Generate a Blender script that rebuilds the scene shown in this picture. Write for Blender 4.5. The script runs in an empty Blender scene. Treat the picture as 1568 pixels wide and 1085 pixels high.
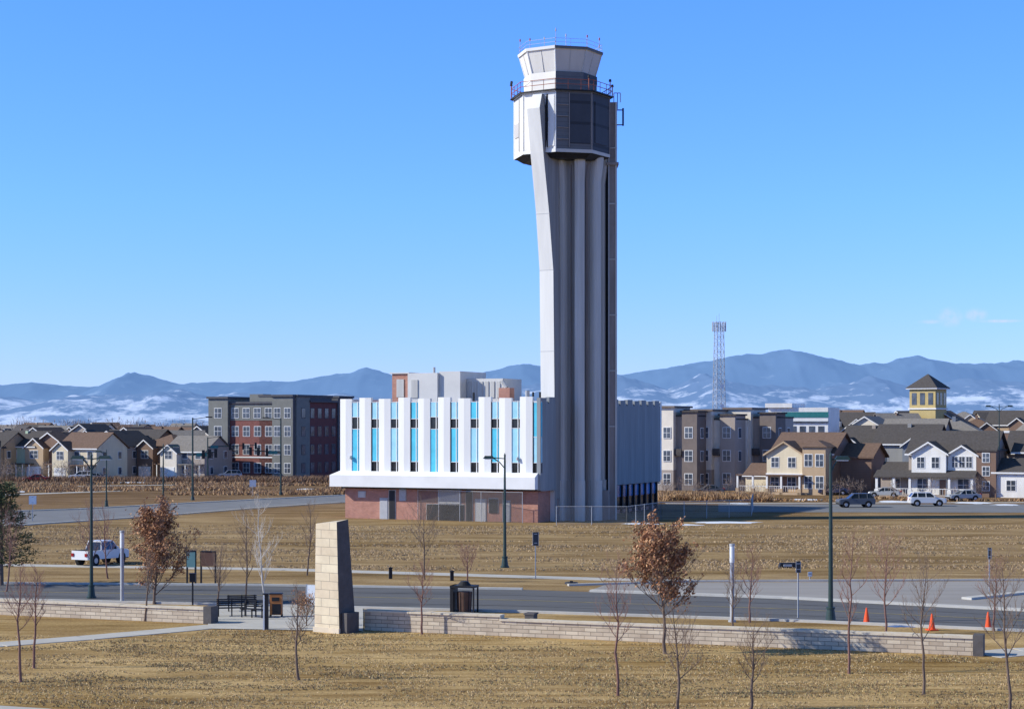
import bpy, math, random
import numpy as np
from mathutils import Vector, Matrix, Quaternion
R=math.radians
scene=bpy.context.scene
# ---------------------------------------------------------------- survey helpers
F=2800.0; H=10.2; HOR=650.0; CX=784.0
def G(px,py):
    Y=F*H/(py-HOR); return ((px-CX)/F*Y, Y)
def GX(px,Y): return (px-CX)/F*Y
def ZH(py,Y): return H+(HOR-py)*Y/F

# ---------------------------------------------------------------- materials
def newmat(name):
    m=bpy.data.materials.new(name); m.use_nodes=True
    nt=m.node_tree; b=nt.nodes['Principled BSDF']; return m,nt,b
def nd(nt,t,**k):
    n=nt.nodes.new(t)
    for a,v in k.items(): setattr(n,a,v)
    return n
def mixc(nt,f,a,b,blend='MIX'):
    n=nt.nodes.new('ShaderNodeMix'); n.data_type='RGBA'; n.blend_type=blend
    for s,v in ((n.inputs[0],f),(n.inputs[6],a),(n.inputs[7],b)):
        if isinstance(v,(int,float)): s.default_value=v
        elif isinstance(v,tuple): s.default_value=(v[0],v[1],v[2],1)
        else: nt.links.new(v,s)
    return n.outputs[2]
def noise(nt,scale,detail=4,vec=(1,1,1),rough=.6,obj=True):
    tc=nd(nt,'ShaderNodeTexCoord'); mp=nd(nt,'ShaderNodeMapping'); mp.inputs['Scale'].default_value=vec
    nt.links.new(tc.outputs['Object'],mp.inputs[0])
    n=nd(nt,'ShaderNodeTexNoise'); n.inputs['Scale'].default_value=scale; n.inputs['Detail'].default_value=detail; n.inputs['Roughness'].default_value=rough
    nt.links.new(mp.outputs[0],n.inputs['Vector']); return n.outputs[0]
def ramp(nt,fac,a,b):
    n=nd(nt,'ShaderNodeMapRange'); n.inputs[1].default_value=a; n.inputs[2].default_value=b
    nt.links.new(fac,n.inputs[0]); return n.outputs[0]
def bump(nt,b,h,s,d=.05):
    n=nd(nt,'ShaderNodeBump'); n.inputs['Strength'].default_value=s; n.inputs['Distance'].default_value=d
    nt.links.new(h,n.inputs['Height']); nt.links.new(n.outputs[0],b.inputs['Normal'])
def sc(c,k): return tuple(min(1,x*k) for x in c)
def M(name,col,rough=.85,var=.15,scale=1.0,vec=(1,1,1),bs=0,bscale=8,metal=0,col2=None):
    m,nt,b=newmat(name)
    n=ramp(nt,noise(nt,scale,5,vec),.3,.7)
    c=mixc(nt,n,sc(col,1-var),col2 or sc(col,1+var))
    nt.links.new(c,b.inputs['Base Color']); b.inputs['Roughness'].default_value=rough; b.inputs['Metallic'].default_value=metal
    b.inputs['Specular IOR Level'].default_value=.3
    if bs: bump(nt,b,noise(nt,bscale,4),bs)
    return m
def brickmat(name,c1,c2,mort,bw,bh,ms=.01,rough=.9,bs=.5):
    m,nt,b=newmat(name)
    tc=nd(nt,'ShaderNodeTexCoord'); s=nd(nt,'ShaderNodeSeparateXYZ'); nt.links.new(tc.outputs['Object'],s.inputs[0])
    a=nd(nt,'ShaderNodeMath',operation='ADD'); nt.links.new(s.outputs[0],a.inputs[0]); nt.links.new(s.outputs[1],a.inputs[1])
    cb=nd(nt,'ShaderNodeCombineXYZ'); nt.links.new(a.outputs[0],cb.inputs[0]); nt.links.new(s.outputs[2],cb.inputs[1])
    t=nd(nt,'ShaderNodeTexBrick'); t.inputs['Scale'].default_value=1; t.inputs['Brick Width'].default_value=bw; t.inputs['Row Height'].default_value=bh
    t.inputs['Mortar Size'].default_value=ms; t.inputs['Color1'].default_value=(*c1,1); t.inputs['Color2'].default_value=(*c2,1); t.inputs['Mortar'].default_value=(*mort,1)
    t.inputs['Bias'].default_value=0
    nt.links.new(cb.outputs[0],t.inputs['Vector'])
    n=ramp(nt,noise(nt,1.3,5),.3,.7)
    c=mixc(nt,n,t.outputs['Color'],mixc(nt,1.0,t.outputs['Color'],(.78,.76,.75),'MULTIPLY'))
    nt.links.new(c,b.inputs['Base Color']); b.inputs['Roughness'].default_value=rough
    inv=nd(nt,'ShaderNodeMath',operation='SUBTRACT'); inv.inputs[0].default_value=1; nt.links.new(t.outputs['Fac'],inv.inputs[1])
    bump(nt,b,inv.outputs[0],bs,.02)
    return m
def sidingmat(name,col,pitch=.2,dark=.7,rough=.7,vert=False,var=.1):
    m,nt,b=newmat(name)
    tc=nd(nt,'ShaderNodeTexCoord'); s=nd(nt,'ShaderNodeSeparateXYZ'); nt.links.new(tc.outputs['Object'],s.inputs[0])
    src=s.outputs[2]
    d=nd(nt,'ShaderNodeMath',operation='DIVIDE'); nt.links.new(src,d.inputs[0]); d.inputs[1].default_value=pitch
    fr=nd(nt,'ShaderNodeMath',operation='FRACT'); nt.links.new(d.outputs[0],fr.inputs[0])
    l=nd(nt,'ShaderNodeMath',operation='LESS_THAN'); nt.links.new(fr.outputs[0],l.inputs[0]); l.inputs[1].default_value=.14
    n=ramp(nt,noise(nt,.9,5,(1,1,.4)),.3,.7)
    c=mixc(nt,n,sc(col,1-var),sc(col,1+var)); c=mixc(nt,l.outputs[0],c,sc(col,dark))
    nt.links.new(c,b.inputs['Base Color']); b.inputs['Roughness'].default_value=rough; b.inputs['Specular IOR Level'].default_value=.3
    bump(nt,b,fr.outputs[0],.3,.02)
    return m
def glass(name,col,rough=.12):
    m,nt,b=newmat(name)
    n=ramp(nt,noise(nt,.6,2),.35,.65); c=mixc(nt,n,sc(col,.6),sc(col,1.5)); nt.links.new(c,b.inputs['Base Color'])
    b.inputs['Roughness'].default_value=rough; return m
def fencemat(name,col,cover):
    m,nt,b=newmat(name); b.inputs['Base Color'].default_value=(*col,1); b.inputs['Roughness'].default_value=.6
    tc=nd(nt,'ShaderNodeTexCoord'); s=nd(nt,'ShaderNodeSeparateXYZ'); nt.links.new(tc.outputs['Object'],s.inputs[0])
    a=nd(nt,'ShaderNodeMath',operation='ADD'); nt.links.new(s.outputs[0],a.inputs[0]); nt.links.new(s.outputs[1],a.inputs[1])
    outs=[]
    for op in ('ADD','SUBTRACT'):
        q=nd(nt,'ShaderNodeMath',operation=op); nt.links.new(a.outputs[0],q.inputs[0]); nt.links.new(s.outputs[2],q.inputs[1])
        d=nd(nt,'ShaderNodeMath',operation='DIVIDE'); nt.links.new(q.outputs[0],d.inputs[0]); d.inputs[1].default_value=.09
        fr=nd(nt,'ShaderNodeMath',operation='FRACT'); nt.links.new(d.outputs[0],fr.inputs[0])
        l=nd(nt,'ShaderNodeMath',operation='LESS_THAN'); nt.links.new(fr.outputs[0],l.inputs[0]); l.inputs[1].default_value=cover
        outs.append(l.outputs[0])
    mx=nd(nt,'ShaderNodeMath',operation='MAXIMUM'); nt.links.new(outs[0],mx.inputs[0]); nt.links.new(outs[1],mx.inputs[1])
    nt.links.new(mx.outputs[0],b.inputs['Alpha']); return m

# ---------------------------------------------------------------- mesh builder
class MB:
    def __init__(s): s.v=[];s.f=[];s.m=[];s.T=None
    def add(s,vs,fs,mi=0):
        o=len(s.v)
        if s.T is not None: vs=[tuple(s.T@Vector(p)) for p in vs]
        s.v+=[tuple(p) for p in vs]; s.f+=[tuple(i+o for i in f) for f in fs]; s.m+=[mi]*len(fs)
    def box(s,x0,x1,y0,y1,z0,z1,mi=0):
        s.add([(x0,y0,z0),(x1,y0,z0),(x1,y1,z0),(x0,y1,z0),(x0,y0,z1),(x1,y0,z1),(x1,y1,z1),(x0,y1,z1)],
              [(0,3,2,1),(4,5,6,7),(0,1,5,4),(1,2,6,5),(2,3,7,6),(3,0,4,7)],mi)
    def loft(s,A,B,mi=0,cap=True):
        n=len(A); fs=[(i,(i+1)%n,n+(i+1)%n,n+i) for i in range(n)]
        if cap: fs+=[tuple(range(n))[::-1],tuple(range(n,2*n))]
        s.add(list(A)+list(B),fs,mi)
    def prism(s,poly,z0,z1,mi=0,poly2=None):
        s.loft([(x,y,z0) for x,y in poly],[(x,y,z1) for x,y in (poly2 or poly)],mi)
    def cyl(s,x,y,z0,z1,r0,r1=None,n=12,mi=0):
        r1=r0 if r1 is None else r1
        a=[2*math.pi*i/n for i in range(n)]
        s.loft([(x+r0*math.cos(t),y+r0*math.sin(t),z0) for t in a],[(x+r1*math.cos(t),y+r1*math.sin(t),z1) for t in a],mi)
    def tube(s,p,q,r0,r1=None,n=4,mi=0,cap=False):
        r1=r0 if r1 is None else r1
        p=Vector(p);q=Vector(q);d=(q-p)
        if d.length<1e-6: return
        d.normalize(); u=d.orthogonal().normalized(); w=d.cross(u)
        A=[];B=[]
        for i in range(n):
            t=2*math.pi*i/n; o=u*math.cos(t)+w*math.sin(t)
            A.append(tuple(p+o*r0));B.append(tuple(q+o*r1))
        s.loft(A,B,mi,cap)
    def path(s,pts,r,n=6,mi=0):
        for a,b in zip(pts[:-1],pts[1:]): s.tube(a,b,r,r,n,mi,True)
    def obj(s,name,mats,loc=(0,0,0),rz=0,smooth=False,parent=None):
        me=bpy.data.meshes.new(name); me.from_pydata(s.v,[],s.f)
        for m in mats: me.materials.append(m)
        me.polygons.foreach_set('material_index',s.m)
        if smooth: me.polygons.foreach_set('use_smooth',[True]*len(s.f))
        me.update(); o=bpy.data.objects.new(name,me); scene.collection.objects.link(o)
        o.location=loc; o.rotation_euler=(0,0,rz)
        if parent: o.parent=parent
        return o
def npmesh(name,V,Fc,mats,mi=None,smooth=False):
    me=bpy.data.meshes.new(name); k=Fc.shape[1]
    me.vertices.add(len(V)); me.vertices.foreach_set('co',V.astype(np.float32).ravel())
    me.loops.add(Fc.size); me.loops.foreach_set('vertex_index',Fc.astype(np.int32).ravel())
    me.polygons.add(len(Fc)); me.polygons.foreach_set('loop_start',np.arange(0,Fc.size,k,dtype=np.int32))
    me.polygons.foreach_set('loop_total',np.full(len(Fc),k,dtype=np.int32))
    for m in mats: me.materials.append(m)
    if mi is not None: me.polygons.foreach_set('material_index',mi.astype(np.int32))
    if smooth: me.polygons.foreach_set('use_smooth',np.ones(len(Fc),dtype=bool))
    me.update(calc_edges=True); me.validate()
    o=bpy.data.objects.new(name,me); scene.collection.objects.link(o); return o

rng=np.random.default_rng(7); random.seed(7)
# ---------------------------------------------------------------- palette
white=M('white_panel',(.84,.835,.80),.7,.06,.5,(1,1,.15))
white2=M('white_spandrel',(.80,.80,.78),.75,.06,.4)
cyan=M('cyan_panel',(.10,.58,.76),.45,.12,1)
paleblue=M('pale_blue_panel',(.36,.70,.82),.5,.1,1)
dglass=glass('dark_glass',(.015,.018,.022))
bluegl=glass('blue_glass',(.04,.16,.36))
brick=brickmat('salmon_brick',(.58,.26,.18),(.49,.21,.15),(.44,.33,.27),.3,.1)
redbrick=brickmat('red_brick',(.30,.08,.065),(.24,.07,.06),(.22,.15,.12),.3,.1)
conc=M('ribbed_concrete',(.52,.51,.48),.9,.17,1.3,(1,1,.05),.3,6)
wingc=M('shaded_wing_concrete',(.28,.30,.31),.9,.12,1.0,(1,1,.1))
conclt=M('fin_concrete',(.74,.735,.70),.8,.10,.8,(1,1,.07))
cream=M('cream_metal',(.80,.77,.70),.6,.06,.7,(1,1,.3))
creamsh=M('shaded_cream_panel',(.54,.51,.47),.6,.08,.7,(1,1,.3))  # same cream, darkened so the shade of these facets is in the colour
dkmetal=sidingmat('dark_louvre',(.135,.14,.15),.5,.75)
dkmetal2=sidingmat('charcoal_panel',(.055,.062,.078),2.2,.6)
svc=M('service_shaft_metal',(.27,.235,.22),.7,.2,1,(1,1,.2))
black=M('black_metal',(.018,.018,.02),.5,.2,2)
rust=M('rusty_rail',(.34,.11,.07),.7,.2,2)
greymet=M('galvanised_metal',(.42,.43,.44),.5,.1,2)
hvac=M('hvac_grey',(.62,.61,.58),.7,.06,.6)
roofgrav=M('gravel_roof',(.2,.19,.18),.95,.15,2)
greenpole=M('green_pole_paint',(.03,.055,.05),.45,.15,3)
tealpole=M('teal_pole_paint',(.03,.17,.17),.45,.15,3)
lime1=brickmat('limestone_blocks',(.80,.70,.50),(.70,.58,.41),(.36,.31,.24),1.1,.42,.012)
limedk=M('limestone_shaded_side',(.11,.10,.095),.9,.2,2,bs=.3)  # limestone darkened in colour to paint the shade on sides away from the sun
wallst=brickmat('limestone_wall',(.76,.65,.48),(.54,.44,.32),(.32,.26,.20),.62,.19,.014,bs=.8)
capst=M('limestone_cap',(.66,.57,.43),.9,.12,2,bs=.3)
concrete=M('concrete_paving',(.50,.475,.42),.9,.1,.6)
kerbm=M('kerb_concrete',(.52,.50,.45),.9,.1,1)
asph=M('asphalt',(.125,.123,.120),.9,.18,.35,(.25,2,1),.2,30)
asphlt=M('worn_asphalt',(.32,.295,.265),.9,.12,.3,(.3,2,1))
snow=M('snow',(.80,.83,.88),.6,.08,.8,bs=.3,bscale=2)
ltwhite=M('lamp_diffuser',(.75,.78,.8),.35,.03)
orange=M('cone_orange',(.85,.10,.02),.5,.05)
woodor=M('orange_wood',(.42,.16,.05),.7,.2,3)
signbk=M('sign_back',(.33,.34,.35),.5,.1)
chain=fencemat('chain_link',(.30,.30,.30),.10)
chaind=fencemat('dark_chain_link',(.12,.11,.10),.18)

# ---------------------------------------------------------------- ground
def ground():
    xs=np.concatenate([[-26000,-12000,-5000,-2000,-900,-450,-250],np.arange(-160,161,8),[250,450,900,2000,5000,12000,26000]])
    ys=np.concatenate([[-200,-60,0,30],np.arange(48,300,6),[310,340,380,440,520,650,850,1200,1800,3000,5500,10000,18000,40000]])
    X,Y=np.meshgrid(xs,ys); V=np.stack([X.ravel(),Y.ravel(),np.zeros(X.size)],1)
    nx=len(xs);ny=len(ys); i=np.arange(ny-1)[:,None]*nx+np.arange(nx-1)[None,:]; i=i.ravel()
    Fc=np.stack([i,i+1,i+nx+1,i+nx],1)
    m,nt,b=newmat('dry_grass_ground')
    tc=nd(nt,'ShaderNodeTexCoord'); s=nd(nt,'ShaderNodeSeparateXYZ'); nt.links.new(tc.outputs['Object'],s.inputs[0])
    big=noise(nt,.06,5,(1,1,1)); wob=nd(nt,'ShaderNodeMath',operation='MULTIPLY_ADD'); nt.links.new(big,wob.inputs[0]); wob.inputs[1].default_value=40
    nt.links.new(s.outputs[1],wob.inputs[2])
    cr=nd(nt,'ShaderNodeValToRGB'); mr=ramp(nt,wob.outputs[0],60,360); nt.links.new(mr,cr.inputs[0])
    e=cr.color_ramp.elements; e[0].position=.0; e[0].color=(.62,.45,.225,1); e[1].position=1; e[1].color=(.26,.175,.105,1)
    for p,c in ((.16,(.62,.45,.225,1)),(.24,(.47,.345,.19,1)),(.52,(.44,.32,.175,1)),(.66,(.33,.225,.13,1))):
        q=e.new(p); q.color=c
    n1=ramp(nt,noise(nt,.30,8,(.35,1,1),.7),.38,.60); c=mixc(nt,n1,cr.outputs[0],mixc(nt,1.0,cr.outputs[0],(.60,.56,.50),'MULTIPLY'))
    n2=ramp(nt,noise(nt,6,6,(1,1,1),.75),.35,.65); c=mixc(nt,n2,mixc(nt,1.0,c,(.68,.65,.60),'MULTIPLY'),mixc(nt,1.0,c,(1.20,1.17,1.1),'MULTIPLY'))
    n3=ramp(nt,noise(nt,.10,4,(.22,1,1)),.50,.64); c=mixc(nt,n3,c,mixc(nt,1.0,c,(.72,.68,.58),'MULTIPLY'))
    n4=ramp(nt,noise(nt,.9,6,(.12,1.6,1)),.50,.60); c=mixc(nt,mixc(nt,n4,(0,0,0),(.75,.75,.75)),c,mixc(nt,1.0,c,(.62,.56,.46),'MULTIPLY'))
    nt.links.new(c,b.inputs['Base Color']); b.inputs['Roughness'].default_value=1; b.inputs['Specular IOR Level'].default_value=.05
    bump(nt,b,noise(nt,9,6),.6,.06)
    npmesh('ground',V,Fc,[m])
ground()
def sheet(name,pts,z,mat,jit=0):
    mb=MB(); mb.add([(x,y,z) for x,y in pts],[tuple(range(len(pts)))]); return mb.obj(name,[mat])
def strip(name,near,far,z,mat):
    mb=MB(); n=len(near)
    mb.add([(x,y,z) for x,y in near]+[(x,y,z) for x,y in far],[(i,i+1,n+i+1,n+i) for i in range(n-1)]); return mb.obj(name,[mat])
def ribbon(name,pts,w,z0,z1,mat):
    mb=MB()
    for a,b in zip(pts[:-1],pts[1:]):
        d=Vector((b[0]-a[0],b[1]-a[1])); d.normalize(); n=Vector((-d.y,d.x))*w/2
        mb.prism([(a[0]-n.x,a[1]-n.y),(b[0]-n.x,b[1]-n.y),(b[0]+n.x,b[1]+n.y),(a[0]+n.x,a[1]+n.y)],z0,z1)
    return mb.obj(name,[mat])
rn=[G(-500,908),G(0,918),G(400,927),G(800,937),G(1200,950),G(1568,966),G(2000,985)]
rf=[G(-500,886),G(0,893),G(400,896),G(800,902),G(1200,915),G(1568,934),G(2000,955)]
strip('road',rn,rf,.012,asph)
ribbon('kerb',rn,.3,0,.13,kerbm); ribbon('kerb',rf[:4],.3,0,.13,kerbm)
ribbon('kerb',[G(905,905),G(1200,915.5),G(1568,934.5),G(2000,955)],.55,0,.14,kerbm)
sheet('side_road',[G(900,904.5),G(1200,914),G(1568,932),G(2000,953),G(2300,930),G(2000,892),G(1568,889),G(1060,891),G(930,893)],.008,asphlt)
ribbon('kerb',[G(870,896),G(1060,890),G(1568,888),G(2000,891)],.3,0,.13,kerbm)
ribbon('kerb',[G(1480,917),G(1568,908),G(2000,905)],.7,0,.14,kerbm)
mid=[((a[0]+b[0])/2,(a[1]+b[1])/2) for a,b in zip(rn,rf)]
pm=M('yellow_road_paint',(.42,.33,.12),.8,.3,1); tar=M('tar',(.05,.05,.05),.8,.3,1)
strip('road_marking',[(x,y-.07) for x,y in mid],[(x,y+.07) for x,y in mid],.024,pm)
for k_,off in enumerate((.25,.72)):
    strip('tar_seam',[(a[0]+(b[0]-a[0])*off,a[1]+(b[1]-a[1])*off-.05) for a,b in zip(rn,rf)],[(a[0]+(b[0]-a[0])*off,a[1]+(b[1]-a[1])*off+.05) for a,b in zip(rn,rf)],.020,tar)
fp=[G(-400,858),G(0,864),G(440,871),G(930,886),G(1060,888)]
ribbon('footpath',fp,1.9,-.05,.02,concrete)
ribbon('footpath',[G(-300,1003),G(0,986),G(130,976),G(245,966),G(330,958)],1.7,-.05,.03,concrete)
ribbon('footpath',[G(-300,1068),G(60,1090),G(300,1115)],1.6,-.05,.03,concrete)
plaza=[G(316,962),G(556,966),G(556,930),G(330,926)]
sheet('plaza_paving',plaza,.035,concrete)
ribbon('footpath',[G(1505,1002),G(1568,996),G(1900,985)],2.2,-.05,.02,concrete)
r2n=[G(-500,830),G(0,806),G(120,798),G(250,789),G(400,777),G(520,769),G(700,765)]
r2f=[G(-500,790),G(0,783),G(120,779),G(250,772),G(400,764),G(520,758),G(700,756)]
farroad=M('far_road_asphalt',(.20,.20,.20),.9,.12,.3)
strip('road',r2n,r2f,.012,farroad); ribbon('kerb',r2n,.5,0,.14,kerbm); ribbon('kerb',r2f,.5,0,.14,kerbm)
ribbon('footpath',[G(-300,760),G(0,757),G(200,750),G(420,742)],3.0,-.05,.02,concrete)
ribbon('footpath',[G(-300,747),G(0,745),G(300,741)],2.4,-.05,.02,concrete)
strip('road',[G(1100,783),G(1568,784),G(2100,786)],[G(1100,771),G(1568,771),G(2100,771)],.012,farroad)
ribbon('footpath',[G(1020,770),G(1568,768.5),G(2100,768)],2.0,-.05,.03,concrete)
def blob(name,cx,cy,rx,ry,mat,z=.02,seed=0):
    r=random.Random(seed); n=26; pts=[]
    for i in range(n):
        t=2*math.pi*i/n; k=.65+.5*r.random(); pts.append((cx+rx*k*math.cos(t),cy+ry*k*math.sin(t)))
    mb=MB(); mb.add([(cx,cy,z+.1)]+[(x,y,z-.015) for x,y in pts],[(0,i+1,(i+1)%n+1) for i in range(n)]); mb.obj(name,[mat],smooth=True)
for i,(px,py,wx,wy) in enumerate([(985,801,34,1.3),(1112,799,56,2.2),(1050,803,26,1.0),(1180,764,24,3),(1370,767,30,3),(1490,769,34,3),(1235,764,24,3),(1540,772,26,2.5),(1430,763,40,3),
        (60,741,45,3),(200,738,40,3),(20,752,40,2.5),(330,745,26,3),(140,747,30,2.5),(1080,762,24,3),(470,748,20,2),(250,734,40,4),(110,732,50,4),(340,735,30,3),(1130,770,22,2)]):
    x,y=G(px,py); blob('snow_patch',x,y,wx*y/F,wy,snow,.02,i)
x,y=G(1385,958); blob('puddle',x,y,1.0,.5,glass('puddle_water',(.05,.12,.3),.05),.02,77)

# ---------------------------------------------------------------- terminal building + tower
BX,BY=3.0,190.5; YAW=R(-24.5)
def base_building():
    mb=MB(); W,CY,DG,BR,PB,WS,RF,BG,BK,CC,GM,HV,WG=range(13)
    mats=[white,cyan,dglass,brick,paleblue,white2,roofgrav,bluegl,black,conc,greymet,hvac,wingc]
    L=24.0; D=37.0; z1=13.05; z0=5.2
    mb.box(-L+.5,-.5,.5,D-.5,3.5,z1-.5,WS)
    mb.box(-L+.3,-.3,.3,D-.3,z1-.5,z1-.35,RF)
    nb=10; bw=L/nb; gap=.95
    def bays(T,nb,bw,shade=False):
        mb.T=T; zb=3.4 if shade else z0; g=gap if not shade else .7
        for i in range(nb):
            x0=i*bw; a=x0+bw-g
            if shade:
                mb.box(a,a+g,.22,.47,zb,z1-.35,CC)
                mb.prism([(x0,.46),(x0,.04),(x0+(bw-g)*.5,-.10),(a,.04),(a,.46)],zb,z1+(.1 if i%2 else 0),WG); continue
            segs=[(z0,6.3,DG),(6.3,9.9,CY if i%2 else PB),(9.9,10.9,DG),(10.9,z1-.35,PB if i%3 else CY)]
            if i in (0,4): segs=[(z0,9.8,CY),(9.8,11.1,DG),(11.1,z1-.35,PB)]
            if i==9 : segs=[(z0,6.3,DG),(6.3,9.0,PB),(9.0,12.6,CY),(12.6,z1-.35,PB)]
            for s0,s1,mi in segs:
                mb.box(a-.02,a+g+.02,.09 if mi!=DG else .17,.47,s0,s1-.06,mi); mb.box(a,a+g,.06,.5,s1-.06,s1,WS)
            mb.box(a+g*.72,a+g*.80,.02,.10,z0,z1-.3,W)
            if i%2: mb.box(a,a+.10,.05,.3,z0,z1-.4,DG)  # dark strip painting in the shaded side of the neighbouring fin
            w=bw-g
            mb.prism([(x0,.46),(x0,.02),(x0+w*.5,-.06),(x0+w,.02),(x0+w,.46)],z0,z1+(.12 if i%2 else .0),W)
        mb.T=None
    bays(Matrix.Translation((-L,0,0)),nb,bw)
    Tr=Matrix.Rotation(R(90),4,'Z')
    bays(Tr,16,D/16,True)
    mb.box(-L,-L+.5,.5,D,3.5,z1,W); mb.box(-L,0,D-.5,D,3.5,z1,W)
    def ring(o): return [(-L-o,-o),(-.3,-o),(-.3,1.2),(-L+1,1.2),(-L+1,D+o),(-L-o,D+o)]
    mb.prism(ring(.85),3.5,4.75,WS); mb.prism(ring(.85),4.75,5.2,WS,ring(.05))
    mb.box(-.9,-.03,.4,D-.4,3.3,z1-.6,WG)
    mb.box(-L+.3,-.6,.6,D-.5,0,3.5,BR)
    mb.box(-L,-.2,.2,D-.2,3.3,3.5,BK)
    for a,b,c,d,mi in ((-19.3,-18.4,0,2.2,GM),(-18.2,-17.5,0,3.1,BK),(-12.2,-9.6,1.8,3.3,HV),(-13.6,-9.2,0,1.7,DG),(-7.8,-6.6,0,2.3,HV),(-6.2,-5.2,.9,2.4,BK),(-4.6,-3.8,0,2.2,GM),(-8.9,-8.2,0,3.2,BK),(-16.9,-16.2,2.0,3.2,GM),(-22,-21.2,2.3,2.9,CC)):
        mb.box(a,b,.5,.62,c,d,mi); mb.box(a-.08,b+.08,.55,.63,c,d+.08,CC)
    for i in range(12):
        y=13+i*1.95
        mb.box(-.62,-.5,y,y+1.7,1.9,3.2,BG); mb.box(-.62,-.5,y,y+1.7,.4,1.8,DG); mb.box(-.6,-.3,y+1.7,y+1.95,0,3.3,BK)
    mb.box(-20.5,-18.3,5.5,10,z1-.4,15.9,BR); mb.box(-18.28,-14.6,5,10,z1-.4,15.95,HV); mb.box(-20.7,-18.3,5.3,10.1,15.9,16.05,HV)
    mb.box(-14.58,-12.0,5.4,12,z1-.4,16.1,HV); mb.box(-11.98,-7.6,7,12,z1-.4,15.3,HV)
    mb.box(-17.8,-17.0,4.9,5.05,13.2,15.2,CC)
    for i in range(6): mb.box(-11.8+i*.7,-11.4+i*.7,6.9,7.02,13.2,15.0,CC)
    mb.box(-19.9,-19.0,5.4,5.52,13.3,15.3,CC); mb.cyl(-15.5,6,15.9,16.6,.15,.15,8,GM); mb.box(-6.7,-5.4,4,5.2,z1-.4,14.2,BR)
    mb.tube((-6,4.5,14.2),(-6.5,4.5,14.9),.25,.3,8,CC,True); mb.cyl(-3.3,4,z1-.4,13.9,.25,.25,8,GM)
    for x in (-2.2,-1.4,-9.2): mb.cyl(x,3,z1-.4,13.7,.12,.12,6,BK)
    for x,z in ((-22.6,6.5),(-2.6,6.5)): mb.cyl(x,-.15,z,z+.35,.18,.12,8,GM)
    mb.obj('office_building',mats,(BX,BY,0),YAW)
base_building()

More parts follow.
